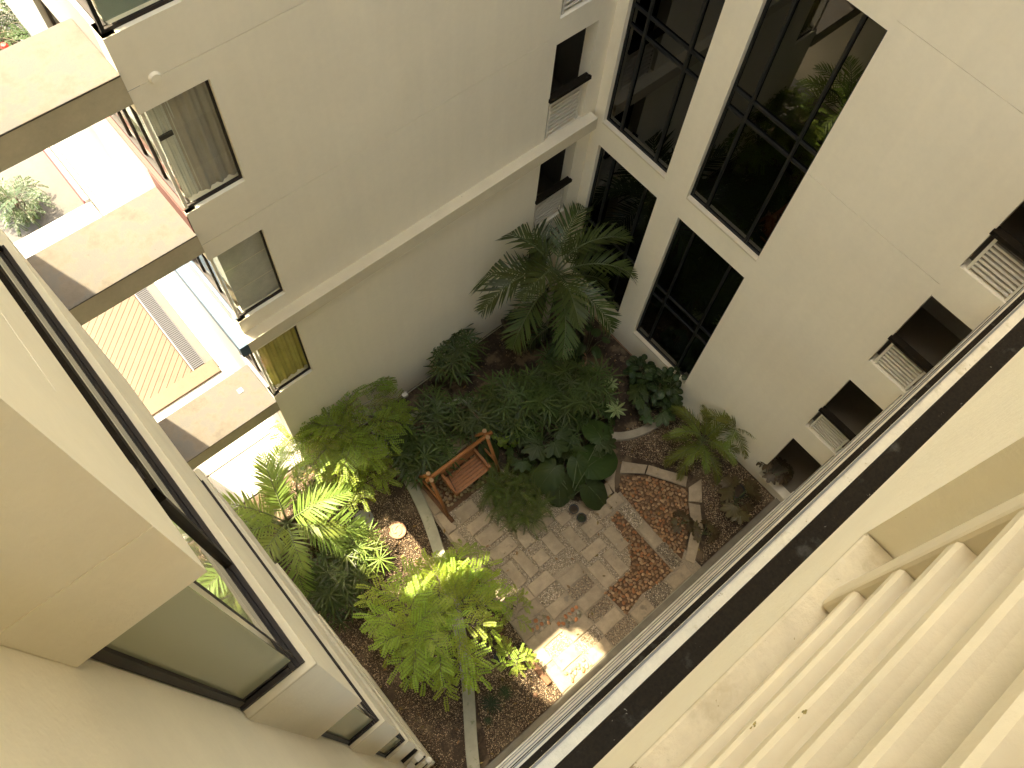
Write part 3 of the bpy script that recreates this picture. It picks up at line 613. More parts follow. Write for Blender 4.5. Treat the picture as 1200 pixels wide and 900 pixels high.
# ------------------------------------------------------------------ left building (stepped bay with corner windows)
bd = thing('left_building', 'cream rendered building seen straight down with stacked corner windows and dark frames', 'building', (-1.5, 1.5, 0))
XB = -.146; YB = .64; YE = 3.08; XI = -.44
wall('return_wall', 0, XI, 1, .2, -.149, .78, -.05, 28, [], M_wallnear, bd)
MB().box(-4, -.852, 3.1, 11.0, -.05, 28).obj('rear_wing', M_wall, bd)
MB().box(-4, XI - .21, -.14, .66, -.05, 28).obj('core', M_wall, bd)
MB().box(-4, -.86, .661, 3.09, -.05, 28).obj('core', M_room, bd)
MB().box(-4.1, .0, -.2, 11.1, 28.01, 28.2).obj('roof', M_conc, bd)
for k in range(-1, 6):
    zs = 17.35 - 3.2 * k; zb = zs - (1.72 if k == -1 else 1.6)
    if zb < 0: zb = -.05
    if k == -1:
        gv = [(XI, XB, 19.17, 19.182, .010)]
        wall('spandrel', 1, YB, -1, .3, XI + .002, XB, zb, zs, [], M_wallnear, bd, [(XI, XB, 19.17, 19.18, .01)])
        wall('spandrel', 0, XB - .001, 1, .3, YB + .301, YE, zb, zs, [], M_wallnear, bd, [(YB, YE, 19.2, 19.21, .01)])
        MB().box(XB - .3, XB - .0005, YB + .002, YB + .3, zb, zs).obj('spandrel', M_wallnear, bd)
        MB().box(-.85, XB - .302, YB + .302, YE, zb, zs).obj('floor_slab', M_room, bd)
    else:
        MB().box(-.85, XB, YB, YE, zb, zs - .03).obj('spandrel', M_wallnear, bd, bevel=.004)
        MB().box(XI + .001, XB + .001, YB - .001, YE + .001, zs - .029, zs).obj('window_sill', M_sill, bd, bevel=.006)
    if k < 3:
        zt = zs + (1.48 if k == 0 else 1.6)
        fr = MB(); xf = -.19; yf = .70
        # sliding track lying on the sill, then corner post and head
        for (i, o_) in enumerate((0, .018, .036)):
            h_ = .03 if i != 1 else .018
            fr.box(xf - .022 + o_ - .016, xf - .022 + o_ + .001, yf - .03 + .0, YE - .12, zs, zs + h_)
        fr.box(XI + .004, xf - .04, yf - .030, yf - .012, zs, zs + .03); fr.box(XI + .004, xf - .04, yf - .008, yf + .012, zs, zs + .045)
        fr.box(xf - .006, xf - .001, yf - .003, yf + .003, zs + .045, zt); fr.box(XI + .004, XI + .03, yf - .02, yf + .02, zs + .046, zt)
        fr.box(XI + .03, xf - .02, yf - .012, yf + .012, zt - .03, zt)
        wf = fr.obj('window_frame', M_frame, bd)
        MB().box(XI + .03, xf - .02, yf - .003, yf + .003, zs + .045, zt - .03).obj('pane', M_glassgreen, wf)
        MB().box(xf - .009, xf - .004, yf + .012, 1.13, zs + .03, zt).obj('pane', M_glass, wf)
        MB().box(xf - .009, xf - .004, 1.17, YE - .15, zs + .03, zt).obj('pane', M_glass, wf)
        MB().box(xf - .02, xf + .012, 1.13, 1.168, zs + .031, zs + 1.02).obj('sash_stile', M_frame, wf)
        MB().box(xf - .02, xf + .020, 1.10, YE - .14, zs + .90, zs + 1.0).obj('sash_rail', M_black, wf)
        MB().box(xf - .02, xf + .004, YE - .149, YE - .12, zs + .031, zt).obj('corner_post', M_frame, wf)
        MB().box(-.80, -.79, .72, YE - .1, zs, zt).obj('inner_wall', M_room, bd)
    else:
        MB().box(XI + .004, -.19, .70, .72, zs, zs + 1.6).obj('window', M_glassdark, bd)
        MB().box(XI + .004, -.18, .675, .70, zs, zs + .05).obj('window_frame', M_frame, bd)
        MB().box(-.20, -.192, .72, 2.95, zs, zs + 1.6).obj('window', M_glassdark, bd)
# bright little air-conditioner hoods low on the stacked bay
for (x, y, z) in ((-.22, .60, 8.0), (-.38, .60, 7.6), (-.17, .60, 4.9)):
    MB().box(x - .05, x + .05, y - .05, y + .035, z - .12, z).obj('vent_hood', M_whitepaint, bd, bevel=.006)

# ------------------------------------------------------------------ camera-side building (facade directly below)
bc = thing('near_building', 'cream rendered facade directly below with long black handrails and slatted screen', 'building', (5, -1, 0))
YC = -.15
# (sill z, underside z, face y) for each storey; rail z and y
lev = [(19.5, 19.14, -.122, 17.25, -.19, -.36), (16.3, 16.16, -.172, 14.05, -.205, -.33), (13.1, 12.88, -.203, 10.85, -.246, -.33), (9.9, 9.6, -.243, 7.65, -.30, -.4), (6.7, 6.0, -.27, 4.45, -.31, -.42), (3.5, 2.9, -.29, 1.3, -.32, -.42)]
for i, (zs, zu, yf, zr, ya, yb_) in enumerate(lev):
    x1 = 10.38 if i else .6195
    MB().box(XI + .21 if False else -.638, x1, -.75, yf, zu, zs - .015).obj('spandrel', M_wallnear if i < 2 else M_wall, bc)
    MB().box(-.638, x1 - .001, -.749, yf + .0008, zs - .0149, zs).obj('darkened_sill_top', M_cap, bc, bevel=.004)  # thin top layer added to carry the darkened sill colour
    MB().box(-.638, 10.38, yb_, ya, zr - .06, zr).obj('handrail', M_black, bc, bevel=.006)
    MB().box(-.638, x1, -2.1, -.76, zu, zu + .2).obj('floor_slab', M_room, bc)
    if i:
        MB().box(-.638, x1, yf - .010, yf + .0030, zs + .001, zs + .009).obj('sill_track', M_alu, bc)
MB().box(-.638, 10.38, -2.3, -2.1, -.05, 27).obj('back_wall', M_room, bc)
MB().box(-.638, 10.38, -.55, -.305, -.05, 1.0).obj('plinth', M_wall, bc)
# wall to the right of our opening and above
wall('wall', 1, -.122, 1, .30, .62, 10.38, 19.14, 27, [], M_wallnear, bc)
MB().box(-.638, .618, -.45, -.122, 21.9, 27).obj('lintel', M_wallnear, bc)
MB().box(-.7, 10.5, -2.4, -.1, 27.01, 27.2).obj('roof', M_conc, bc)
# slatted screen in the opening: post with ridged slats
scr = MB().box(.49, .528, -.30, -.143, 19.501, 20.48).obj('screen_post', M_slat, bc, bevel=.006)
for k in range(8):
    z = 19.56 + .115 * k
    prof = [(-.146, z + .030), (-.1462, z + .046), (-.1505, z + .052), (-.162, z + .0515), (-.285, z + .068), (-.285, z + .05), (-.160, z + .022)]
    V = [(.489, y, zz) for y, zz in prof] + [(-.42, y, zz) for y, zz in prof]; n = 7
    mb = MB(); mb.add(V, [(j, n + j, n + (j + 1) % n, (j + 1) % n) for j in range(n)] + [tuple(range(n)), tuple(range(2 * n - 1, n - 1, -1))])
    mb.obj('slat', M_slat, scr)
MB().box(-.42, .489, -.32, -.30, 19.5, 20.4).obj('screen_backing', M_slat, bc)

for (px, py) in ((884, 850), (942, 836)):
    d_ = MR.transposed() @ Vector((px - 600, py - 450, FOC)); t_ = (-.1465 - CAM.y) / d_.y; q_ = CAM + d_ * t_
    mb = MB(); qq = random.Random(px); mm_ = mat('mud', (.34, .27, .10), .95, var=.35, vscale=120)
    for k in range(9):
        cc = q_ + Vector((qq.gauss(0, .0028), 0.0004, qq.gauss(0, .0028))); rr = qq.uniform(.0008, .0020)
        mb.add([tuple(cc + Vector((p[0] * rr, p[1] * rr * .5, p[2] * rr)) * qq.uniform(.8, 1.2)) for p in ICO[0]], [tuple(int(i) for i in f) for f in ICO[1]])
    mb.obj('mud_spot', mm_, scr)

# ------------------------------------------------------------------ outside terrace beyond the gap
def slabobj(name, x0, x1, y0, y1, z0, z1, m, label=None, cat=None, kind='structure', bevel=0.01):
    o = MB().box(x0, x1, y0, y1, z0, z1).obj(name, m, bevel=bevel)
    if kind: o['kind'] = kind
    if label: o['label'] = label; o['category'] = cat
    return o
slabobj('terrace_floor', -6, 8, 8.36, 30, -.05, -.005, M_white)
slabobj('path', -3.0, 1.455, 9.5, 11.35, -.003, .03, M_white)
dk = thing('deck', 'timber deck of diagonal boards', 'deck', (-1, 13.6, 0), kind='structure'); del dk['label']; del dk['category']
MB().box(-2.6, .86, 11.82, 15.7, .0, .02).obj('deck_base', M_deckgap, dk)
MB().box(-2.6, 1.43, 11.78, 12.22, .0, .075).obj('edge_board', M_deck, dk, bevel=.006)
# boards run diagonally, clipped to the deck rectangle
def clip(poly, x0, x1, y0, y1):
    for (ax, lim, sg) in ((0, x0, 1), (0, x1, -1), (1, y0, 1), (1, y1, -1)):
        out = []
        for i in range(len(poly)):
            a = poly[i]; b = poly[(i + 1) % len(poly)]; ia = (a[ax] - lim) * sg >= 0; ib = (b[ax] - lim) * sg >= 0
            if ia: out.append(a)
            if ia != ib:
                t = (lim - a[ax]) / (b[ax] - a[ax]); out.append((a[0] + (b[0] - a[0]) * t, a[1] + (b[1] - a[1]) * t))
        poly = out
        if not poly: return poly
    return poly
dd = Vector((1.55, 1.32, 0)).normalized(); nn = Vector((-dd.y, dd.x, 0)); wbd = .155
for i in range(-20, 20):
    c = Vector((-.6, 13.7, 0)) + nn * (i * wbd)
    q = [c - dd * 6 + nn * .006, c + dd * 6 + nn * .006, c + dd * 6 + nn * (wbd - .006), c - dd * 6 + nn * (wbd - .006)]
    pl = clip([(p.x, p.y) for p in q], -2.6, .83, 12.23, 15.3)
    if len(pl) < 3: continue
    n = len(pl); mb = MB(); mb.add([(x, y, .022) for x, y in pl] + [(x, y, .055) for x, y in pl], [tuple(range(n, 2 * n))] + [(j, (j + 1) % n, n + (j + 1) % n, n + j) for j in range(n)])
    mb.obj('board', M_deck, dk)
for i in range(4): MB().box(-2.6, .83, 15.31 + i * .16, 15.46 + i * .16, .022, .055).obj('board', M_deck, dk)
dg = thing('drain_grille', 'dark iron slotted drain grille beside the timber deck', 'drain grille', (1.05, 13.9, 0))
MB().box(.88, 1.22, 12.24, 16.3, .0, .02).obj('channel', M_deckgap, dg)
for sx in (.88, 1.205): MB().box(sx, sx + .015, 12.24, 16.3, .021, .055).obj('side_rail', M_grille, dg)
for i in range(68): MB().box(.896, 1.204, 12.27 + i * .059, 12.27 + i * .059 + .03, .028, .05).obj('bar', M_grille, dg)
slabobj('kerb', 1.225, 1.46, 11.95, 16.3, -.0, .04, M_concyard)
slabobj('path', 1.462, 1.658, 9.6, 24.0, -.003, .03, M_white)
slabobj('yard', -3, 1.30, 18.55, 24, -.0, .02, M_concyard)
slabobj('low_wall', -3, 1.45, 16.95, 18.5, .0, .35, M_white, 'wide white low wall crossing behind the middle bridging slab', 'wall', None)
slabobj('low_wall', 1.33, 1.455, 18.52, 24, .0, .45, M_white, 'white low wall with a dark red side bordering the grey yard', 'wall', None)
slabobj('low_wall', -3, 1.65, 24.02, 25.4, .0, .35, M_white, 'white low wall crossing behind the topmost bridging slab', 'wall', None)
pl = thing('wall_planter', 'white planter box with bright shrub on the side wall at the top left corner', 'planter', (1.2, 14, 9.0))
MB().box(.55, 1.655, 12.75, 15.2, 8.9, 9.25).obj('base', M_white, pl)
for (x0_, x1_, y0_, y1_) in ((.55, 1.655, 12.75, 13.0), (.55, 1.655, 14.95, 15.2), (.55, .72, 13.001, 14.949), (1.45, 1.655, 13.001, 14.949)): MB().box(x0_, x1_, y0_, y1_, 9.251, 9.62).obj('rim', M_white, pl, bevel=.01)
MB().box(.721, 1.449, 13.001, 14.949, 9.251, 9.5).obj('soil_fill', M_soil, pl)
tag(MB().box(1.30, 1.328, 18.55, 24, 0, .44).obj('wall_facing', mat('dark_red_paint', (.16, .03, .03), .7)), 'thin dark red facing on the side of the white yard wall', 'wall facing')
#PLANTS
# ------------------------------------------------------------------ plants
def arc(L, a0, a1, n, sag=0.0):
    """points of a curve in the XZ plane, starting at elevation a0 and ending at a1 (degrees)"""
    P = [Vector((0, 0, 0))]
    for i in range(n):
        t = (i + .5) / n; a = R(a0 + (a1 - a0) * (t ** 1.3)); P.append(P[-1] + Vector((math.cos(a), 0, math.sin(a))) * L / n)
    return P
def blade(mb, base, d, nrm, L, W, droop=0.25, segs=3, mi=0, fold=0.0, prof=(.55, 1.0, .8, 0.02)):
    d = d.normalized(); side = d.cross(nrm).normalized(); V = []; F = []
    p = Vector(base); dd = d.copy()
    for i in range(segs + 1):
        t = i / segs; k = t * (len(prof) - 1); a = int(min(k, len(prof) - 2)); wv = (prof[a] + (prof[a + 1] - prof[a]) * (k - a)) * W / 2
        if fold:
            V += [p - side * wv + nrm * wv * fold, p, p + side * wv + nrm * wv * fold]
        else: V += [p - side * wv, p + side * wv]
        dd = (dd + Vector((0, 0, -droop / segs))).normalized(); p = p + dd * (L / segs)
    c = 3 if fold else 2
    for i in range(segs):
        for j in range(c - 1): F.append((i * c + j, i * c + j + 1, (i + 1) * c + j + 1, (i + 1) * c + j))
    mb.add(V, F, mi)
def frond_mesh(name, m, L=1.5, n=26, ll=.42, lw=.035, a0=55, a1=-35, bare=.16, vee=18, ang=58, droop=.35, seed=1, mstem=None, segs=3, jit=.12, curl=0.0):
    r = random.Random(seed); mb = MB(); P = arc(L, a0, a1, 14)
    if curl:
        P = [p + Vector((0, curl * (i / 14) ** 2, 0)) for i, p in enumerate(P)]
    mb.tube(P, .014 * L / 1.5 + .004, 5, 1, r1=.003, cap=False)
    def at(t):
        k = t * (len(P) - 1); a = int(min(k, len(P) - 2)); return P[a].lerp(P[a + 1], k - a), (P[a + 1] - P[a]).normalized()
    for i in range(n):
        t = bare + (1 - bare) * (i + .5) / n; p, tg = at(t)
        side0 = Vector((0, 1, 0)); up = side0.cross(tg).normalized() * -1
        if up.z < 0 and tg.x > 0: up = -up
        env = math.sin(math.pi * min(1, .18 + .80 * (t - bare) / (1 - bare))) ** .55
        for sg in (-1, 1):
            a = R(ang * (1 - .5 * t) + r.uniform(-6, 6)); v = R(vee + r.uniform(-8, 8))
            d = tg * math.cos(a) + (side0 * sg * math.cos(v) + up * math.sin(v)) * math.sin(a)
            l_ = ll * env * r.uniform(1 - jit, 1 + jit * .5)
            nm = d.cross(tg).normalized() * sg
            if nm.z < 0: nm = -nm
            blade(mb, p, d, nm, l_, lw * (0.6 + .4 * env), droop * r.uniform(.6, 1.4), segs)
    return mb.mesh(name, [m, mstem or M_stem])
def fan_mesh(name, m, Rr=.38, n=9, spread=290, lw=.045, seed=1, droop=.5, pet=.0):
    r = random.Random(seed); mb = MB()
    for i in range(n):
        a = R(-spread / 2 + spread * (i + .5) / n + r.uniform(-4, 4)); d = Vector((math.cos(a), math.sin(a), .12 + r.uniform(-.08, .15)))
        blade(mb, d * .01, d, Vector((0, 0, 1)), Rr * r.uniform(.82, 1.05) * (1 - .18 * abs(a) / math.pi), lw * r.uniform(.8, 1.1), droop * r.uniform(.5, 1.3), 3, fold=.25, prof=(.35, .9, 1.0, .15))
    return mb.mesh(name, [m])
def heart_mesh(name, m, L=.6, W=.42, seed=1, lobes=0, depth=.0, droop=.35, wave=.015):
    """heart or lobed leaf, base at origin, tip along +X"""
    r = random.Random(seed); mb = MB(); n = 40; rings = (0, .35, .7, 1.0); V = [(0, 0, 0)]; F = []
    for q in rings[1:]:
        for j in range(n):
            a = 2 * math.pi * j / n; c = math.cos(a); s_ = math.sin(a)
            if lobes:
                rad = L * .5 * (.72 + .28 * c); k = abs(math.cos(a * lobes / 2)) ** .7; rad *= (1 - depth) + depth * k
                if q < .5: rad = L * .5 * .6
                x = rad * q * c * 1.15 + L * .12 * q; y = rad * q * s_ * W / L * 2
            else:
                # heart: wide shoulder, back lobes, pointed tip
                tt = (a if a <= math.pi else 2 * math.pi - a) / math.pi     # 0 tip .. 1 sinus
                rad = L * (1.0 * max(0, 1 - tt * 1.7) ** 1.2 + .50 * math.sin(math.pi * min(1, tt * .98 + .02)) ** .9) if tt < .94 else L * .10
                x = rad * q * c; y = rad * q * s_ * (W / L) * 1.25
            z = -droop * (x * x) / L - .25 * abs(y) * abs(y) / W + wave * math.sin(j * 2.4) * q + .10 * abs(y) * (1 - q)
            V.append((x, y, z))
    for j in range(n): F.append((0, 1 + j, 1 + (j + 1) % n))
    for k in range(2):
        b = 1 + k * n
        for j in range(n): F.append((b + j, b + n + j, b + n + (j + 1) % n, b + (j + 1) % n))
    mb.add(V, F)
    mb.tube([(0, 0, .004), (L * .5, 0, -droop * .25 * L + .006), (L * .93, 0, -droop * .86 * L + .004)], .006, 4, 1, r1=.002, cap=False)
    return mb.mesh(name, [m, M_stem], smooth=True)
def pinnate(mb, base, d, up, L, npair, lw, ll, r, mi=0, droop=.5):
    d = d.normalized(); p = Vector(base); dd = d.copy(); side = d.cross(up).normalized(); pts = [p.copy()]
    for i in range(npair):
        dd = (dd + Vector((0, 0, -droop / npair))).normalized(); p = p + dd * (L / npair); pts.append(p.copy())
        for sg in (-1, 1):
            ld = (side * sg * .9 + dd * .45 + up * r.uniform(-.2, .25)).normalized(); l_ = ll * (1 - .35 * abs(i / npair - .45)) * r.uniform(.85, 1.1)
            sd = ld.cross(up).normalized() * lw * .5; a = p + ld * l_ * .5
            mb.add([p, a - sd, p + ld * l_, a + sd], [(0, 1, 2, 3)], mi)
    mb.tube([pts[0], pts[len(pts) // 2], pts[-1]], .004, 3, 1, r1=.0015, cap=False)
def spray_mesh(name, m, L=.6, nleaf=7, leafL=.28, npair=9, lw=.022, ll=.04, seed=1, a0=30, a1=-15):
    r = random.Random(seed); mb = MB(); P = arc(L, a0, a1, 8); mb.tube(P, .008, 4, 1, r1=.003, cap=False)
    for i in range(nleaf):
        t = .12 + .88 * (i + .5) / nleaf; k = t * 8; a = int(min(k, 7)); p = P[a].lerp(P[a + 1], k - a); tg = (P[a + 1] - P[a]).normalized(); sg = -1 if i % 2 else 1
        d = tg * .65 + Vector((0, sg, 0)) * .8 + Vector((0, 0, r.uniform(-.1, .35)))
        if i == nleaf - 1: d = tg
        pinnate(mb, p, d, Vector((0, 0, 1)), leafL * r.uniform(.8, 1.1), npair, lw, ll, r, droop=.45)
    return mb.mesh(name, [m, M_bark])
def plant(name, label, cat, loc, group=None):
    return thing(name, label, cat, tuple(loc), 0, group)
def up_quat(az, tilt, roll=0.0):
    """local +X points to azimuth az, tilted up by tilt (degrees)"""
    return (Matrix.Rotation(R(az), 3, 'Z') @ Matrix.Rotation(-R(tilt), 3, 'Y') @ Matrix.Rotation(R(roll), 3, 'X')).to_quaternion()
def pot(root, r, h, m, soilm=M_soil, x=0, y=0, name='pot'):
    mb = MB(); mb.lathe([(r * .70, 0), (r * .86, h * .5), (r * .98, h * .92), (r * 1.05, h * .93), (r * 1.05, h), (r * .93, h), (r * .90, h * .82), (.001, h * .80)], (x, y, 0), 24)
    o = mb.obj(name, [m], root, smooth=False, local=True)
    mb = MB(); mb.lathe([(r * .92, h * .81), (r * .5, h * .86), (.001, h * .84)], (x, y, 0), 20); mb.obj('potting_soil', soilm, o, local=True)
    return o
FR_DARK = [frond_mesh('frond', L_palm, 1.75, 28, .50, .038, 62, -38, .20, 22, 62, .30, s) for s in (1, 2)]
FR_BRIGHT = [frond_mesh('frond', L_bright, 1.6, 19, .46, .040, 60, -30, .22, 20, 62, .35, s) for s in (3, 4)]
FR_BRDARK = [frond_mesh('frond', L_dark, 1.3, 22, .36, .032, 50, -50, .2, 12, 60, .4, s) for s in (5,)]
FR_ARECA = [frond_mesh('frond', L_areca, 1.15, 24, .30, .022, 68, -30, .22, 25, 50, .4, s) for s in (6, 7)]
FR_ASP = [frond_mesh('frond', L_fern, .70, 40, .13, .011, 55, -45, .06, 30, 60, .5, s, segs=1, jit=.3) for s in (8, 9, 10)]
FR_FERN = [frond_mesh('frond', L_dark, .7, 26, .14, .02, 50, -40, .1, 5, 72, .3, s, segs=2) for s in (12,)]
FAN = [fan_mesh('leaf', L_fan, .40, 10, 315, .042, s, droop=.35) for s in (1, 2, 3)]
FANL = [fan_mesh('leaf', L_bright, .36, 12, 320, .028, s, droop=.35) for s in (4, 5)]
FANB = [fan_mesh('leaf', L_brown, .30, 8, 240, .035, s, droop=1.6) for s in (6,)]
SPIKY = [fan_mesh('leaf', L_dark, .30, 16, 350, .018, s, droop=.25) for s in (7,)]
STAR = [fan_mesh('leaf', L_varieg, .30, 9, 340, .060, s, droop=.25) for s in (8,)]
EAR = [heart_mesh('leaf', L_ear, .62, .36, s) for s in (1, 2)]
LOBE = [heart_mesh('leaf', L_ear, .62, .55, s, lobes=9, depth=.5, droop=.3) for s in (3, 4)]
LOBEB = [heart_mesh('leaf', L_brown, .48, .42, s, lobes=9, depth=.55, droop=.3) for s in (5,)]
SM = [heart_mesh('leaf', L_dark, .17, .13, s, droop=.3, wave=.004) for s in (6,)]
SMM = [heart_mesh('leaf', L_mid, .10, .08, s, droop=.2, wave=.003) for s in (9,)]
SPRAY_SHADE = [spray_mesh('branch', L_dark, .6, 6, .38, 8, .044, .075, s) for s in (7, 8)]  # dark leaf colour stands in for shade on the outside plants
SPRAY_L = [spray_mesh('branch', L_lime, .62, 6, .40, 8, .046, .080, s) for s in (1, 2, 3)]
SPRAY_M = [spray_mesh('branch', L_mid, .62, 6, .40, 8, .044, .078, s) for s in (4, 5, 6)]

def palm(name, label, base, h, meshes, n, r, tilts=(75, 5), sc=(.9, 1.1), mt=M_trunk, rad=.07, group=None, az0=0, crownshaft=True, skip=()):
    t = plant(name, label, 'palm', base, group); q = random.Random(r)
    mb = MB(); mb.tube([(0, 0, -.05), (.02, .01, h * .5), (0, 0, h)], rad * 1.25, 10, r1=rad * .8); mb.obj('trunk', mt, t, local=True, smooth=True)
    for i in range(n):
        az = az0 + i * 137.5 + q.uniform(-14, 14)
        if any(a < (az % 360) < b for a, b in skip): continue
        tl = tilts[0] + (tilts[1] - tilts[0]) * (i / max(1, n - 1)) - 55
        inst(meshes[i % len(meshes)], 'frond', t, (0, 0, h - .02 - .012 * i), quat=up_quat(az, tl, q.uniform(-14, 14)), sc=q.uniform(*sc))
    return t
def ladypalm(label, base, canes, seed, leaf=FAN, spreadr=.3, hr=(.7, 1.3), group='lady palms in the planting bed', per=5, sc=(.9, 1.25), dead=0):
    t = plant('lady_palm', label, 'palm shrub', base, group); q = random.Random(seed); mb = MB(); spots = []
    for c in range(canes):
        a = c * 2.4 + q.random(); rr = spreadr * math.sqrt((c + .5) / canes); x, y = rr * math.cos(a), rr * math.sin(a); h = q.uniform(*hr)
        tx, ty = x * 1.35, y * 1.35; mb.tube([(x, y, -.02), ((x + tx) / 2, (y + ty) / 2, h * .5), (tx, ty, h)], .012, 5, r1=.009)
        for k in range(per):
            az = k * 360 / per + q.uniform(-25, 25) + c * 40; lift = q.uniform(.05, .95); pl = .18 + .16 * (1 - lift)
            zb = h - .28 * (k % 3) / 3; d = Vector((math.cos(R(az)) * math.cos(lift), math.sin(R(az)) * math.cos(lift), math.sin(lift)))
            p = Vector((tx, ty, zb)); e = p + d * pl; mb.tube([p, e], .004, 3, cap=False)
            spots.append((e, az, q.uniform(-26, 14)))
    mb.obj('stem', M_stem, t, local=True)
    for i, (e, az, tl) in enumerate(spots):
        me = FANB[0] if i < dead else leaf[i % len(leaf)]
        inst(me, 'leaf', t, e, quat=up_quat(az, tl, q.uniform(-15, 15)), sc=q.uniform(*sc))
    return t
def broad(name, label, cat, base, meshes, n, seed, rad=.3, h=(.3, .8), sc=(.8, 1.2), tl=(-30, 5), group=None, stemr=.012, azs=None):
    t = plant(name, label, cat, base, group); q = random.Random(seed); mb = MB(); L = []
    for i in range(n):
        az = (azs[i] if azs else i * 137.5 + q.uniform(-20, 20)); hh = q.uniform(*h); rr = rad * (0.25 + .75 * math.sqrt((i + .5) / n))
        e = Vector((rr * math.cos(R(az)), rr * math.sin(R(az)), hh)); mb.tube([(e.x * .1, e.y * .1, 0), (e.x * .55, e.y * .55, hh * .7), e], stemr, 5, r1=stemr * .6, cap=False); L.append((e, az))
    mb.obj('stem', M_stem, t, local=True)
    for i, (e, az) in enumerate(L): inst(meshes[i % len(meshes)], 'leaf', t, e, quat=up_quat(az, q.uniform(*tl), q.uniform(-12, 12)), sc=q.uniform(*sc))
    return t
def drop(px, py, z, zb=0.0):
    """base point on the ground under a crown measured at height z"""
    p = G(px, py, z); return Vector((p.x, p.y, zb))

# big dark palm in the far corner
palm('palm_tree', 'large dark green feather palm in the far corner below the glazed bays', drop(650, 318, 3.4), 3.3, FR_DARK, 16, 4, (72, -4), (1.2, 1.5), rad=.085, az0=200)
palm('palm_tree', 'low dark palm growing in the shade under the large feather palm', drop(655, 372, 1.2), 1.0, FR_BRDARK, 8, 9, (50, -5), (.9, 1.15), rad=.05, az0=70)
# bright palm in its clay pot beside the left building
pp = drop(336, 612, 1.5); pp.z = 0
t = palm('palm_tree', 'sunlit bright green feather palm in a wide clay pot beside the bridging slab', pp, 1.45, FR_BRIGHT, 20, 12, (68, 2), (.95, 1.3), rad=.05, az0=75)
pot(t, .46, .5, M_mospot)
palm('palm_tree', 'darker young feather palm behind the sunlit potted palm', drop(350, 590, .9) + Vector((.15, .35, 0)), .8, [FR_BRIGHT[0], FR_BRDARK[0]], 8, 22, (60, 10), (.6, .85), rad=.04, az0=10)
palm('areca_palm', 'yellow green feather palm at the foot of the right wall', drop(826, 512, .9), .6, FR_ARECA, 18, 5, (72, 8), (.9, 1.25), rad=.05)
palm('areca_palm', 'pale yellowing upright palm leaning against the right wall', drop(862, 500, 1.1), 1.0, FR_ARECA, 9, 6, (84, 30), (.75, 1.0), rad=.03)
# lady palms
LP = [('dark fan palm clump standing alone against the long rear wall', 533, 412, 1.2, 6, .34, 0, 1),
      ('fan palm clump over the near end of the inner kerb, left of the bench', 474, 512, .9, 5, .30, 2, 2),
      ('fan palm clump with dry brown leaves directly behind the bench', 505, 528, .8, 5, .3, 0, 3),
      ('sparse fan palm with one yellowed leaf between rear wall and bench', 512, 478, .9, 4, .26, 3, 4),
      ('fan palm clump beside the upper end of the timber bench', 548, 494, .9, 4, .26, 2, 5),
      ('broad fan palm clump at the left of the central thicket', 600, 462, 1.2, 6, .36, 0, 6),
      ('fan palm clump in the middle of the central thicket', 643, 455, 1.2, 6, .36, 0, 7),
      ('fan palm clump at the right of the central thicket near the star-leaved plant', 688, 450, 1.2, 6, .34, 0, 8),
      ('fan palm clump in front of the clay ring pot', 660, 432, .9, 4, .3, 0, 9),
      ('low fan palm filling between the two left thicket clumps', 620, 480, .8, 5, .34, 0, 21),
      ('low fan palm in front of the thicket beside the speckled shrub', 668, 478, .8, 5, .34, 0, 22),
      ('low fan palm between the bench clump and the kerb', 488, 540, .6, 4, .28, 0, 23),
      ('fan palm tucked behind the bench end and the left thicket clump', 572, 486, .8, 4, .3, 0, 42)]
for (lb, x, y, z, c, sp, dead, sd) in LP: ladypalm(lb, drop(x, y, z), c, sd, spreadr=sp, dead=dead, hr=(z * .7, z * 1.1))
ladypalm('fan palm with pale sunlit leaves next to the terracotta disc', drop(425, 640, .8), 4, 31, leaf=FANL, spreadr=.26, hr=(.5, .9), sc=(.9, 1.15))
ladypalm('deep green drooping fan palm beside the wide clay pot', drop(398, 672, .8), 7, 32, spreadr=.42, hr=(.5, .95), sc=(.95, 1.25))
ladypalm('small fan palm partly hidden under the lime green shrub', drop(392, 700, .5), 4, 33, spreadr=.3, hr=(.3, .6))
# broad-leaved plants
def ears(label, px, py, z, sc, az, tl, stem, seed):
    e = G(px, py, z); t = plant('elephant_ear', label, 'plant', (stem[0], stem[1], 0), 'elephant ear plants in the central thicket')
    o = e - Vector((stem[0], stem[1], 0)); MB().tube([(0, 0, 0), (o.x * .4, o.y * .4, o.z * .8), o], .014, 5, r1=.008, cap=False).obj('stem', M_stem, t, local=True)
    inst(EAR[seed % 2], 'leaf', t, o, quat=up_quat(az, tl, 0), sc=sc)
S0 = G(660, 560, 0); S1 = G(668, 585, 0)
for i, a in enumerate([('large heart leaf pointing right over the orange cobbles', 690, 546, .75, 1.6, 0, -8), ('rounded heart leaf at the middle of the thicket edge', 676, 540, .85, .95, 250, -15),
          ('heart leaf hanging down towards the patio pavers', 690, 570, .6, 1.2, 285, -25), ('pale edged heart leaf pointing left above the feathery fern', 650, 548, .72, 1.15, 190, -10),
          ('ribbed heart leaf in front of the rounded one', 655, 562, .62, 1.15, 235, -25), ('tall heart leaf rising behind the large right-pointing leaf', 704, 512, .85, 1.05, 75, -5),
          ('heart leaf standing beside the right end of the timber bench', 568, 522, .6, .85, 285, -25)]):
    st = S1 if i < 6 else G(572, 520, 0); ears(a[0], a[1], a[2], a[3], a[4], a[5], a[6], (st.x, st.y), i)
broad('philodendron', 'deeply lobed leafy plant filling the middle of the thicket', 'plant', drop(640, 502, .8), LOBE, 16, 2, .62, (.45, .95), (.6, .95))
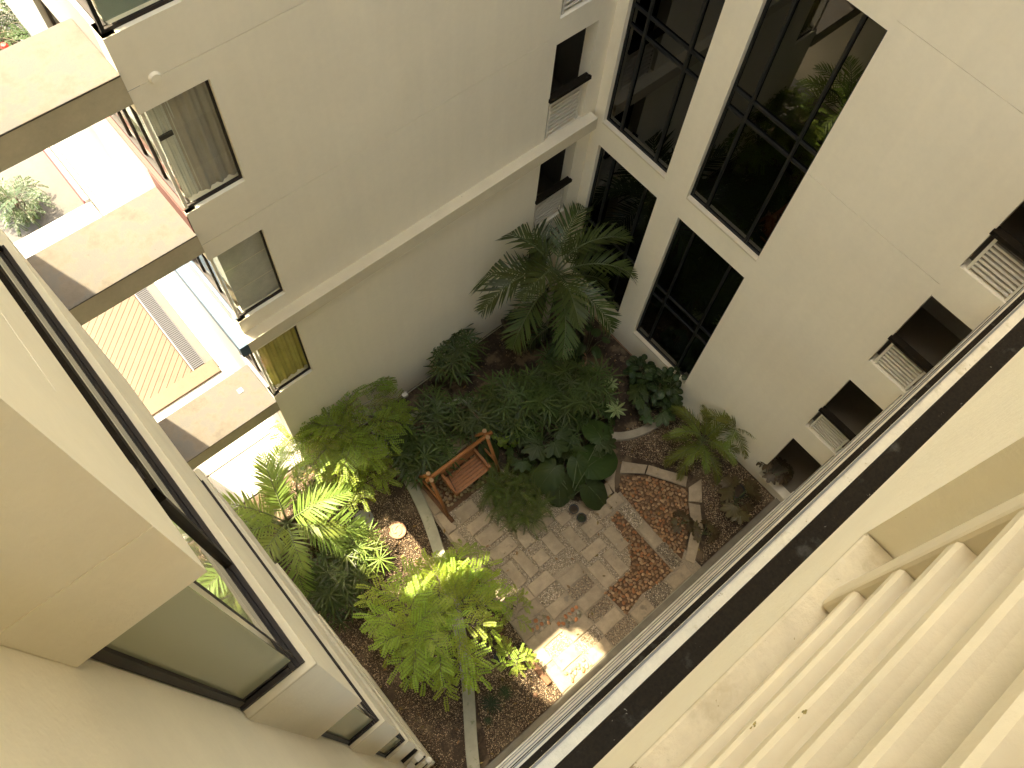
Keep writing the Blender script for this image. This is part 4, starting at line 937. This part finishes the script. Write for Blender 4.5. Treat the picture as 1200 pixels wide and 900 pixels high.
broad('philodendron', 'lobed leafy plant spreading over the paving behind the small black pots', 'plant', drop(660, 548, .55), LOBE, 14, 32, .5, (.3, .7), (.55, .85))
broad('philodendron', 'lobed leafy plant directly behind the largest heart leaf', 'plant', drop(690, 512, .7), LOBE, 13, 33, .5, (.4, .85), (.55, .85))
broad('philodendron', 'lobed leafy plant just above the bench end', 'plant', drop(612, 525, .6), LOBE, 9, 12, .42, (.35, .7), (.5, .8))
broad('philodendron', 'lobed leafy plant at the far right of the thicket under the glazed bay', 'plant', drop(772, 462, .9), LOBE, 15, 3, .55, (.5, 1.0), (.5, .8))
broad('philodendron', 'lobed leafy plant between the star-leaved plants and the thicket', 'plant', drop(700, 485, .7), LOBE, 10, 13, .42, (.35, .75), (.5, .75))
broad('umbrella_shrub', 'small-leaved shrub with rounded leaf rosettes against the glazed bay sill', 'shrub', drop(782, 448, 1.1), SM, 60, 4, .45, (.5, 1.25), (.7, 1.0), (-20, 30), stemr=.006)
broad('umbrella_shrub', 'small-leaved shrub in front of the dirt patch by the right wall', 'shrub', drop(752, 430, .9), SM, 34, 5, .3, (.5, 1.0), (.7, 1.0), (-20, 30), stemr=.006)
broad('climbing_vine', 'dark plant with round leaves beside the clay ring pot', 'plant', drop(692, 398, .8), [EAR[0]], 6, 6, .35, (.3, 1.0), (.30, .48), (-20, 10), stemr=.008)
broad('variegated_shrub', 'small shrub speckled pale green between the bench and the thicket', 'shrub', drop(594, 502, .5), SMM, 90, 7, .42, (.2, .7), (.7, 1.3), (-20, 30), stemr=.004)
broad('monstera', 'dark split-leaved plant in a sunken pot by the right-hand gravel', 'plant', drop(868, 580, .5), LOBEB, 9, 8, .42, (.3, .6), (.7, 1.05))
broad('monstera', 'dark split-leaved plant below the lowest open landing', 'plant', drop(912, 546, .9), LOBEB, 7, 9, .35, (.6, 1.1), (.6, .9))
broad('monstera', 'small brown-leaved plant at the edge of the orange cobbles', 'plant', drop(800, 610, .3), LOBEB, 6, 10, .2, (.15, .35), (.4, .6))
broad('monstera', 'brown-leaved plant in the gravel nearest the black handrail', 'plant', drop(828, 622, .3), LOBEB, 7, 16, .24, (.15, .35), (.45, .65))
for (lb, x, y, z, s_) in [('cream-striped star-leaved plant at the centre right of the thicket', 722, 480, .9, 1.15), ('smaller cream-striped star-leaved plant behind the first', 716, 450, .95, .85)]:
    b = drop(x, y, z); t = plant('dracaena', lb, 'plant', b, 'star-leaved plants in the thicket'); MB().tube([(0, 0, 0), (0, 0, z)], .015, 6).obj('stem', M_stem, t, local=True)
    for k in range(2): inst(STAR[0], 'leaf_rosette', t, (0, 0, z - .06 * k), quat=up_quat(40 * k, 6), sc=s_ * (1 - .15 * k))
for (lb, x, y, s_) in [('dark spiky tuft at the foot of the lime green shrub', 576, 825, 1.0), ('second dark spiky tuft closer to the patio corner', 592, 812, .7), ('low spiky tuft in the tan gravel near the bottom', 572, 845, .45), ('small spiky plant in a black pot at the patio edge under the thicket', 681, 607, .45)]:
    b = drop(x, y, .25); t = plant('spiky_plant', lb, 'plant', b, 'small spiky plants'); MB().tube([(0, 0, 0), (0, 0, .22)], .02, 6).obj('stem', M_stem, t, local=True)
    for k in range(3): inst(SPIKY[0], 'leaf_rosette', t, (0, 0, .2 + .04 * k), quat=up_quat(33 * k, 10 * k), sc=s_ * (1.1 - .15 * k))
# feathery asparagus fern
def fernmound(label, px, py, z, n, rad, seed):
    t = plant('feathery_fern', label, 'fern', drop(px, py, z), None); q = random.Random(seed)
    MB().tube([(0, 0, 0), (0, 0, .3)], .05, 7).obj('stem', M_stem, t, local=True)
    hubs = [Vector((rad * .75 * math.sqrt((k + .3) / 17) * math.cos(k * 2.4), rad * .75 * math.sqrt((k + .3) / 17) * math.sin(k * 2.4), z * q.uniform(.35, .75))) for k in range(17)]
    for i in range(n):
        h = hubs[i % 17]; inst(FR_ASP[i % 3], 'frond', t, h + Vector((q.uniform(-.05, .05), q.uniform(-.05, .05), q.uniform(-.1, .05))), quat=up_quat(q.uniform(0, 360), q.uniform(-45, 30), q.uniform(-40, 40)), sc=q.uniform(.55, .95))
fernmound('soft feathery light green fern mound on the patio in front of the bench', 608, 580, .6, 330, 1.0, 1)
fernmound('feathery fern fringe beside the timber bench end', 578, 560, .6, 34, .34, 2)
# shrubs with small paired leaflets
def leafy(name, label, base, zc, rx, rz, n, meshes, seed, trunks=4, sc=(.8, 1.15), tilt=(-20, 60), flat=1.0, lean=(0, 0)):
    t = plant(name, label, 'shrub', base, None); q = random.Random(seed); mb = MB(); S = []
    lobes = [(Vector((0, 0, 0)), .62)] + [(Vector((math.cos(k * .9 + q.random() * .5), math.sin(k * .9 + q.random() * .5) * flat, q.uniform(-.35, .25))) * rx * q.uniform(.42, .68), q.uniform(.30, .46)) for k in range(7)]
    for i in range(n):
        c, lr = lobes[i % len(lobes)]; u = Vector((q.gauss(0, 1), q.gauss(0, 1), abs(q.gauss(0, 1)) * .8)).normalized() * (q.random() ** .45) * lr * rx
        p = c + u; p.z = zc + rz * .2 + (c.z * .6 + u.z * 1.1) * rz / rx * 1.2 - rz * .45 * ((p.x ** 2 + p.y ** 2) / rx ** 2); rr = math.hypot(p.x, p.y); az = math.degrees(math.atan2(p.y, p.x))
        S.append((Vector((p.x + lean[0], p.y + lean[1], p.z)), az, min(1.1, rr / rx)))
    for k in range(trunks):
        a = k * 2.1 + .4; top = Vector((math.cos(a) * rx * .35 + lean[0], math.sin(a) * rx * .35 * flat + lean[1], zc)); mb.tube([(0.03 * k, 0, 0), (top.x * .3, top.y * .3, zc * .5), top], .035, 7, r1=.015)
        for j in range(k, n, trunks * 3):
            p = S[j][0]; mb.tube([top * .9, (top + p) / 2 + Vector((0, 0, .1)), p], .012, 4, r1=.005, cap=False)
    mb.obj('trunk', M_bark, t, local=True)
    for i, (p, az, f) in enumerate(S):
        inst(meshes[i % len(meshes)], 'branch', t, p, quat=up_quat(az + q.uniform(-45, 45) if f > .5 else q.uniform(0, 360), tilt[1] + (tilt[0] - tilt[1]) * f + q.uniform(-18, 18) - 20, q.uniform(-25, 25)), sc=q.uniform(*sc))
    return t
b = drop(508, 722, 1.9); leafy('shrub_tree', 'lime green leafy shrub tree lit by the sun at the lower centre', b, 1.45, 1.30, .8, 120, SPRAY_L, 3, sc=(.7, 1.0), tilt=(-5, 45))
b = drop(398, 492, 2.0); leafy('shrub_tree', 'mid green leafy shrub tree against the left end of the rear wall', b, 1.5, 1.2, .9, 105, SPRAY_M, 5, sc=(.75, 1.05), tilt=(-5, 45))
b = drop(415, 545, 1.3); leafy('shrub', 'sunlit yellow green shrub spilling below the mid green tree', b, .9, .6, .55, 60, [SPRAY_L[0], SPRAY_M[1]], 6, trunks=2, sc=(.6, .85))
b = drop(600, 712, .9); leafy('sapling', 'thin lime green sapling shoot overhanging the patio border', b, .7, .28, .3, 8, SPRAY_L, 9, trunks=1, sc=(.45, .6))
b = drop(545, 662, 1.0); leafy('sapling', 'thin green shoot beside the dark gravel strip', b, .8, .3, .35, 9, SPRAY_M, 10, trunks=1, sc=(.5, .7))
b = drop(603, 775, .9); leafy('sapling', 'thin lime green shoot next to the dark lantern', b, .6, .26, .3, 9, SPRAY_L, 11, trunks=1, sc=(.45, .6))
# outside plants at the top left
b = Vector(G(12, 232, .7)); b.z = 0; t = leafy('potted_shrub', 'bushy green plant on the yard floor at the left edge', b,   .5, .45, .5, 34, SPRAY_SHADE, 13, trunks=2, sc=(.6, .9))
b = Vector(G(24, 243, .5)); b.z = .02; t = leafy('potted_plant', 'small green plant in a round brown pot on the yard floor', b, .55, .26, .35, 18, SPRAY_SHADE, 14, trunks=1, sc=(.45, .6)); pot(t, .26, .42, M_mospot)
b = Vector((1.05, 13.9, 9.5)); t = leafy('flowering_shrub', 'bright leafy shrub with red flowers growing in the white wall planter', b, .35, .42, .3, 34, SPRAY_SHADE, 15, trunks=3, sc=(.7, 1.0))
for k in range(3): MB().lathe([(.001, 0), (.07, .03), (.05, .07), (.001, .08)], (-.25 + .2 * k, -.45 - .1 * k, .5), 8).obj('flower', M_flower, t, local=True)

# ------------------------------------------------------------------ garden objects
for (lb, x, y, r_, h_, m_) in [('round black planter with dark foliage on the soil below the large palm', 604, 378, .40, .32, M_mospot), ('pale clay planter ring half hidden by foliage', 672, 424, .34, .30, M_terra)]:
    p = G(x, y, 0.1); t = plant('planter', lb, 'planter', (p.x, p.y, -.02)); pot(t, r_, h_, m_)
    q = random.Random(int(x))
    for k in range(12): inst(FR_FERN[0] if x < 640 else FR_ASP[0], 'frond', t, (0, 0, h_), quat=up_quat(k * 30 + q.uniform(-10, 10), q.uniform(-10, 40)), sc=q.uniform(.45, .65))
for (lb, x, y) in [('small black plastic pot at the patio edge', 672, 598), ('black plastic pot holding a spiky plant', 681, 608)]:
    p = G(x, y, 0.1); t = plant('flower_pot', lb, 'pot', (p.x, p.y, .06)); pot(t, .12, .16, M_blackpot)
p = G(862, 577, 0); t = plant('flower_pot', 'round dark pot sunk in the gravel by the right wall', 'pot', (p.x, p.y, 0)); pot(t, .2, .16, M_blackpot)
p = G(427, 609, 0); t = plant('stepping_stone', 'round grey brown stepping stone in the gravel left of the kerb', 'stepping stone', (p.x, p.y, 0)); MB().lathe([(.001, -.01), (.235, -.01), (.24, .04), (.225, .05), (.001, .05)], (0, 0, 0), 28).obj('disc', M_conc, t, local=True)
p = G(466, 622, 0); t = plant('terracotta_disc', 'round terracotta disc with raised curling relief beside the kerb', 'ornament', (p.x, p.y, 0))
o = MB().lathe([(.001, -.01), (.21, -.01), (.22, .06), (.20, .075), (.17, .06), (.001, .06)], (0, 0, 0), 28).obj('disc', M_terra, t, local=True)
mb = MB()
for k in range(3):
    pts = [(.13 * math.cos(a) * (1 - .25 * j / 9) + .02 * math.cos(k * 2.1), .13 * math.sin(a) * (1 - .6 * j / 9) + .02 * math.sin(k * 2.1), .07) for j, a in enumerate([k * 2.1 + .25 * i for i in range(10)])]
    mb.tube(pts, .014, 5)
mb.obj('relief', M_terra, o, local=True)
p = G(424, 574, 0); t = plant('garden_lamp', 'small dark cylindrical spike lamp lying in the gravel', 'lamp', (p.x, p.y, 0))
MB().tube([(0.0, .22, .12), (0.02, -.18, .13)], .085, 12).obj('body', M_blackpot, t, local=True); MB().tube([(0, .2, .0), (0, .2, .1)], .02, 6).obj('spike', M_grille, t, local=True)
p = G(585, 771, 0); t = plant('lantern', 'dark metal garden lantern beside the log edging', 'lantern', (p.x, p.y, 0)); t.rotation_euler = (0, 0, .4)
MB().lathe([(.001, 0), (.12, 0), (.13, .03), (.09, .05), (.09, .2), (.13, .22), (.10, .27), (.03, .30), (.001, .30)], (0, 0, 0), 8).obj('body', M_grille, t, local=True)
for k in range(4): MB().bar((.1 * math.cos(k * 1.57), .1 * math.sin(k * 1.57), .04), (.11 * math.cos(k * 1.57), .11 * math.sin(k * 1.57), .22), .012, .012).obj('rib', M_alu, t, local=True)
# timber edging pieces beside the patio
for k, (x, y) in enumerate([(2.72, 1.55), (2.86, 1.02), (2.88, .5), (2.80, 2.1)]):
    t = tag(MB().box(x - .06, x + .07, y - .26, y + .26, 0, .10).obj('log_edging', M_log, bevel=.015), ['brown timber edging piece next to the lantern', 'brown timber edging piece between the lantern and the sunlit corner', 'timber edging piece in dappled light at the patio corner', 'timber edging piece under the lime shrub shoot'][k], 'timber edging', 'timber edging pieces along the patio')
p = G(627, 815, 0); MB().lathe([(.001, 0), (.05, .01), (.055, .04), (.03, .07), (.001, .075)], (p.x, p.y, 0), 10); o = MB(); o.lathe([(.001, 0), (.055, .01), (.06, .04), (.03, .07), (.001, .075)], (p.x, p.y, 0), 10)
tag(o.obj('round_stone', M_terra, smooth=True), 'single round orange stone lying in the gravel near the patio corner', 'stone')

# fallen leaves lying on gravel, soil and pavers
mb = MB(); q = random.Random(77); M_litter = mat('fallen_leaf', (0.20, 0.12, 0.05), 0.85, tint=True)
for k in range(420):
    x = q.uniform(-.2, 10.1); y = q.uniform(-.1, 8.0); z = (.085 if 3.0 < x < 7.2 and y < 5.2 else .055) + q.uniform(0, .01); a = q.uniform(0, 6.28); l_ = q.uniform(.025, .07); w_ = l_ * q.uniform(.25, .5)
    if 3.0 < x < 7.2 and y < 5.2 and q.random() < .6: continue
    d = Vector((math.cos(a), math.sin(a), 0)); e = Vector((-d.y, d.x, 0)); c = Vector((x, y, z)); tt = q.uniform(.5, 1.6)
    mb.add([c - d * l_, c - e * w_ + Vector((0, 0, .012)), c + d * l_ + Vector((0, 0, .006)), c + e * w_ + Vector((0, 0, .014))], [(0, 1, 2, 3)], 0, (tt, tt * q.uniform(.85, 1.25), tt * .8))
tag(mb.obj('leaf_litter', M_litter, tint=True), 'brown fallen leaves scattered over the gravel, soil and pavers', 'leaf litter', kind='stuff')

# ------------------------------------------------------------------ timber swing bench
sw = thing('swing_bench', 'orange varnished timber swing bench hanging from a log frame on the patio', 'swing bench', (4.5, 5.4, 0))
ZB = 1.5; x0, x1 = 3.58, 5.30; yb_ = 5.5
MB().tube([(x0 - .12, yb_, ZB), (x1 + .16, yb_ - .02, ZB)], .052, 10).obj('top_beam', M_wood, sw, smooth=True)
for (xx, nm) in ((x0, 0), (x1, 1)):
    for sg in (-1, 1):
        MB().tube([(xx + (.02 if sg > 0 else -.02), yb_ + sg * .04, ZB + .06), (xx, yb_ + sg * .66, .03)], .042, 9).obj('leg', M_wood, sw, smooth=True)
    MB().tube([(xx, yb_ - .40, .55), (xx, yb_ + .40, .55)], .03, 8).obj('cross_bar', M_wood, sw, smooth=True)
    MB().tube([(xx, yb_ - .85, .06), (xx, yb_ + .78, .06)], .055, 9).obj('foot_log', M_log, sw, smooth=True)
    for sg in (-1, 1): MB().lathe([(.001, .0), (.055, .0), (.055, .03), (.001, .035)], (xx + sg * .02, yb_ + sg * .09, ZB + .06), 12).obj('log_end', M_logend, sw)
sx0, sx1 = 4.02, 5.02; ys0, ys1 = 5.02, 5.55; zs = .48
for k in range(6):
    y = ys0 + k * (ys1 - ys0) / 6; MB().box(sx0, sx1, y, y + .078, zs, zs + .022).obj('seat_slat', M_wood, sw, bevel=.004)
for k in range(6):
    z = zs + .05 + k * .075; y = ys1 + .03 + k * .012
    MB().box(sx0, sx1, y, y + .022, z, z + .078).obj('back_slat', M_wood, sw, bevel=.004)
for xx in (sx0 - .035, sx1 + .003):
    MB().box(xx, xx + .032, ys0 - .02, ys1 + .02, zs - .05, zs - .001).obj('seat_rail', M_wood, sw, bevel=.004)
    MB().bar((xx + .016, ys0 + .02, zs), (xx + .016, ys0 + .02, zs + .24), .03, .03).obj('arm_post', M_wood, sw)
    MB().box(xx - .02, xx + .05, ys0 - .03, ys1 + .05, zs + .24, zs + .27).obj('armrest', M_wood, sw, bevel=.006)
    MB().bar((xx + .016, ys1 + .03, zs - .03), (xx + .016, ys1 + .12, zs + .50), .03, .03).obj('back_post', M_wood, sw)
    MB().tube([(xx + .016, ys0 + .03, zs + .26), (xx + .016, yb_, ZB)], .007, 5).obj('hanging_rod', M_grille, sw)
    MB().tube([(xx + .016, ys1 + .11, zs + .48), (xx + .016, yb_, ZB)], .007, 5).obj('hanging_rod', M_grille, sw)
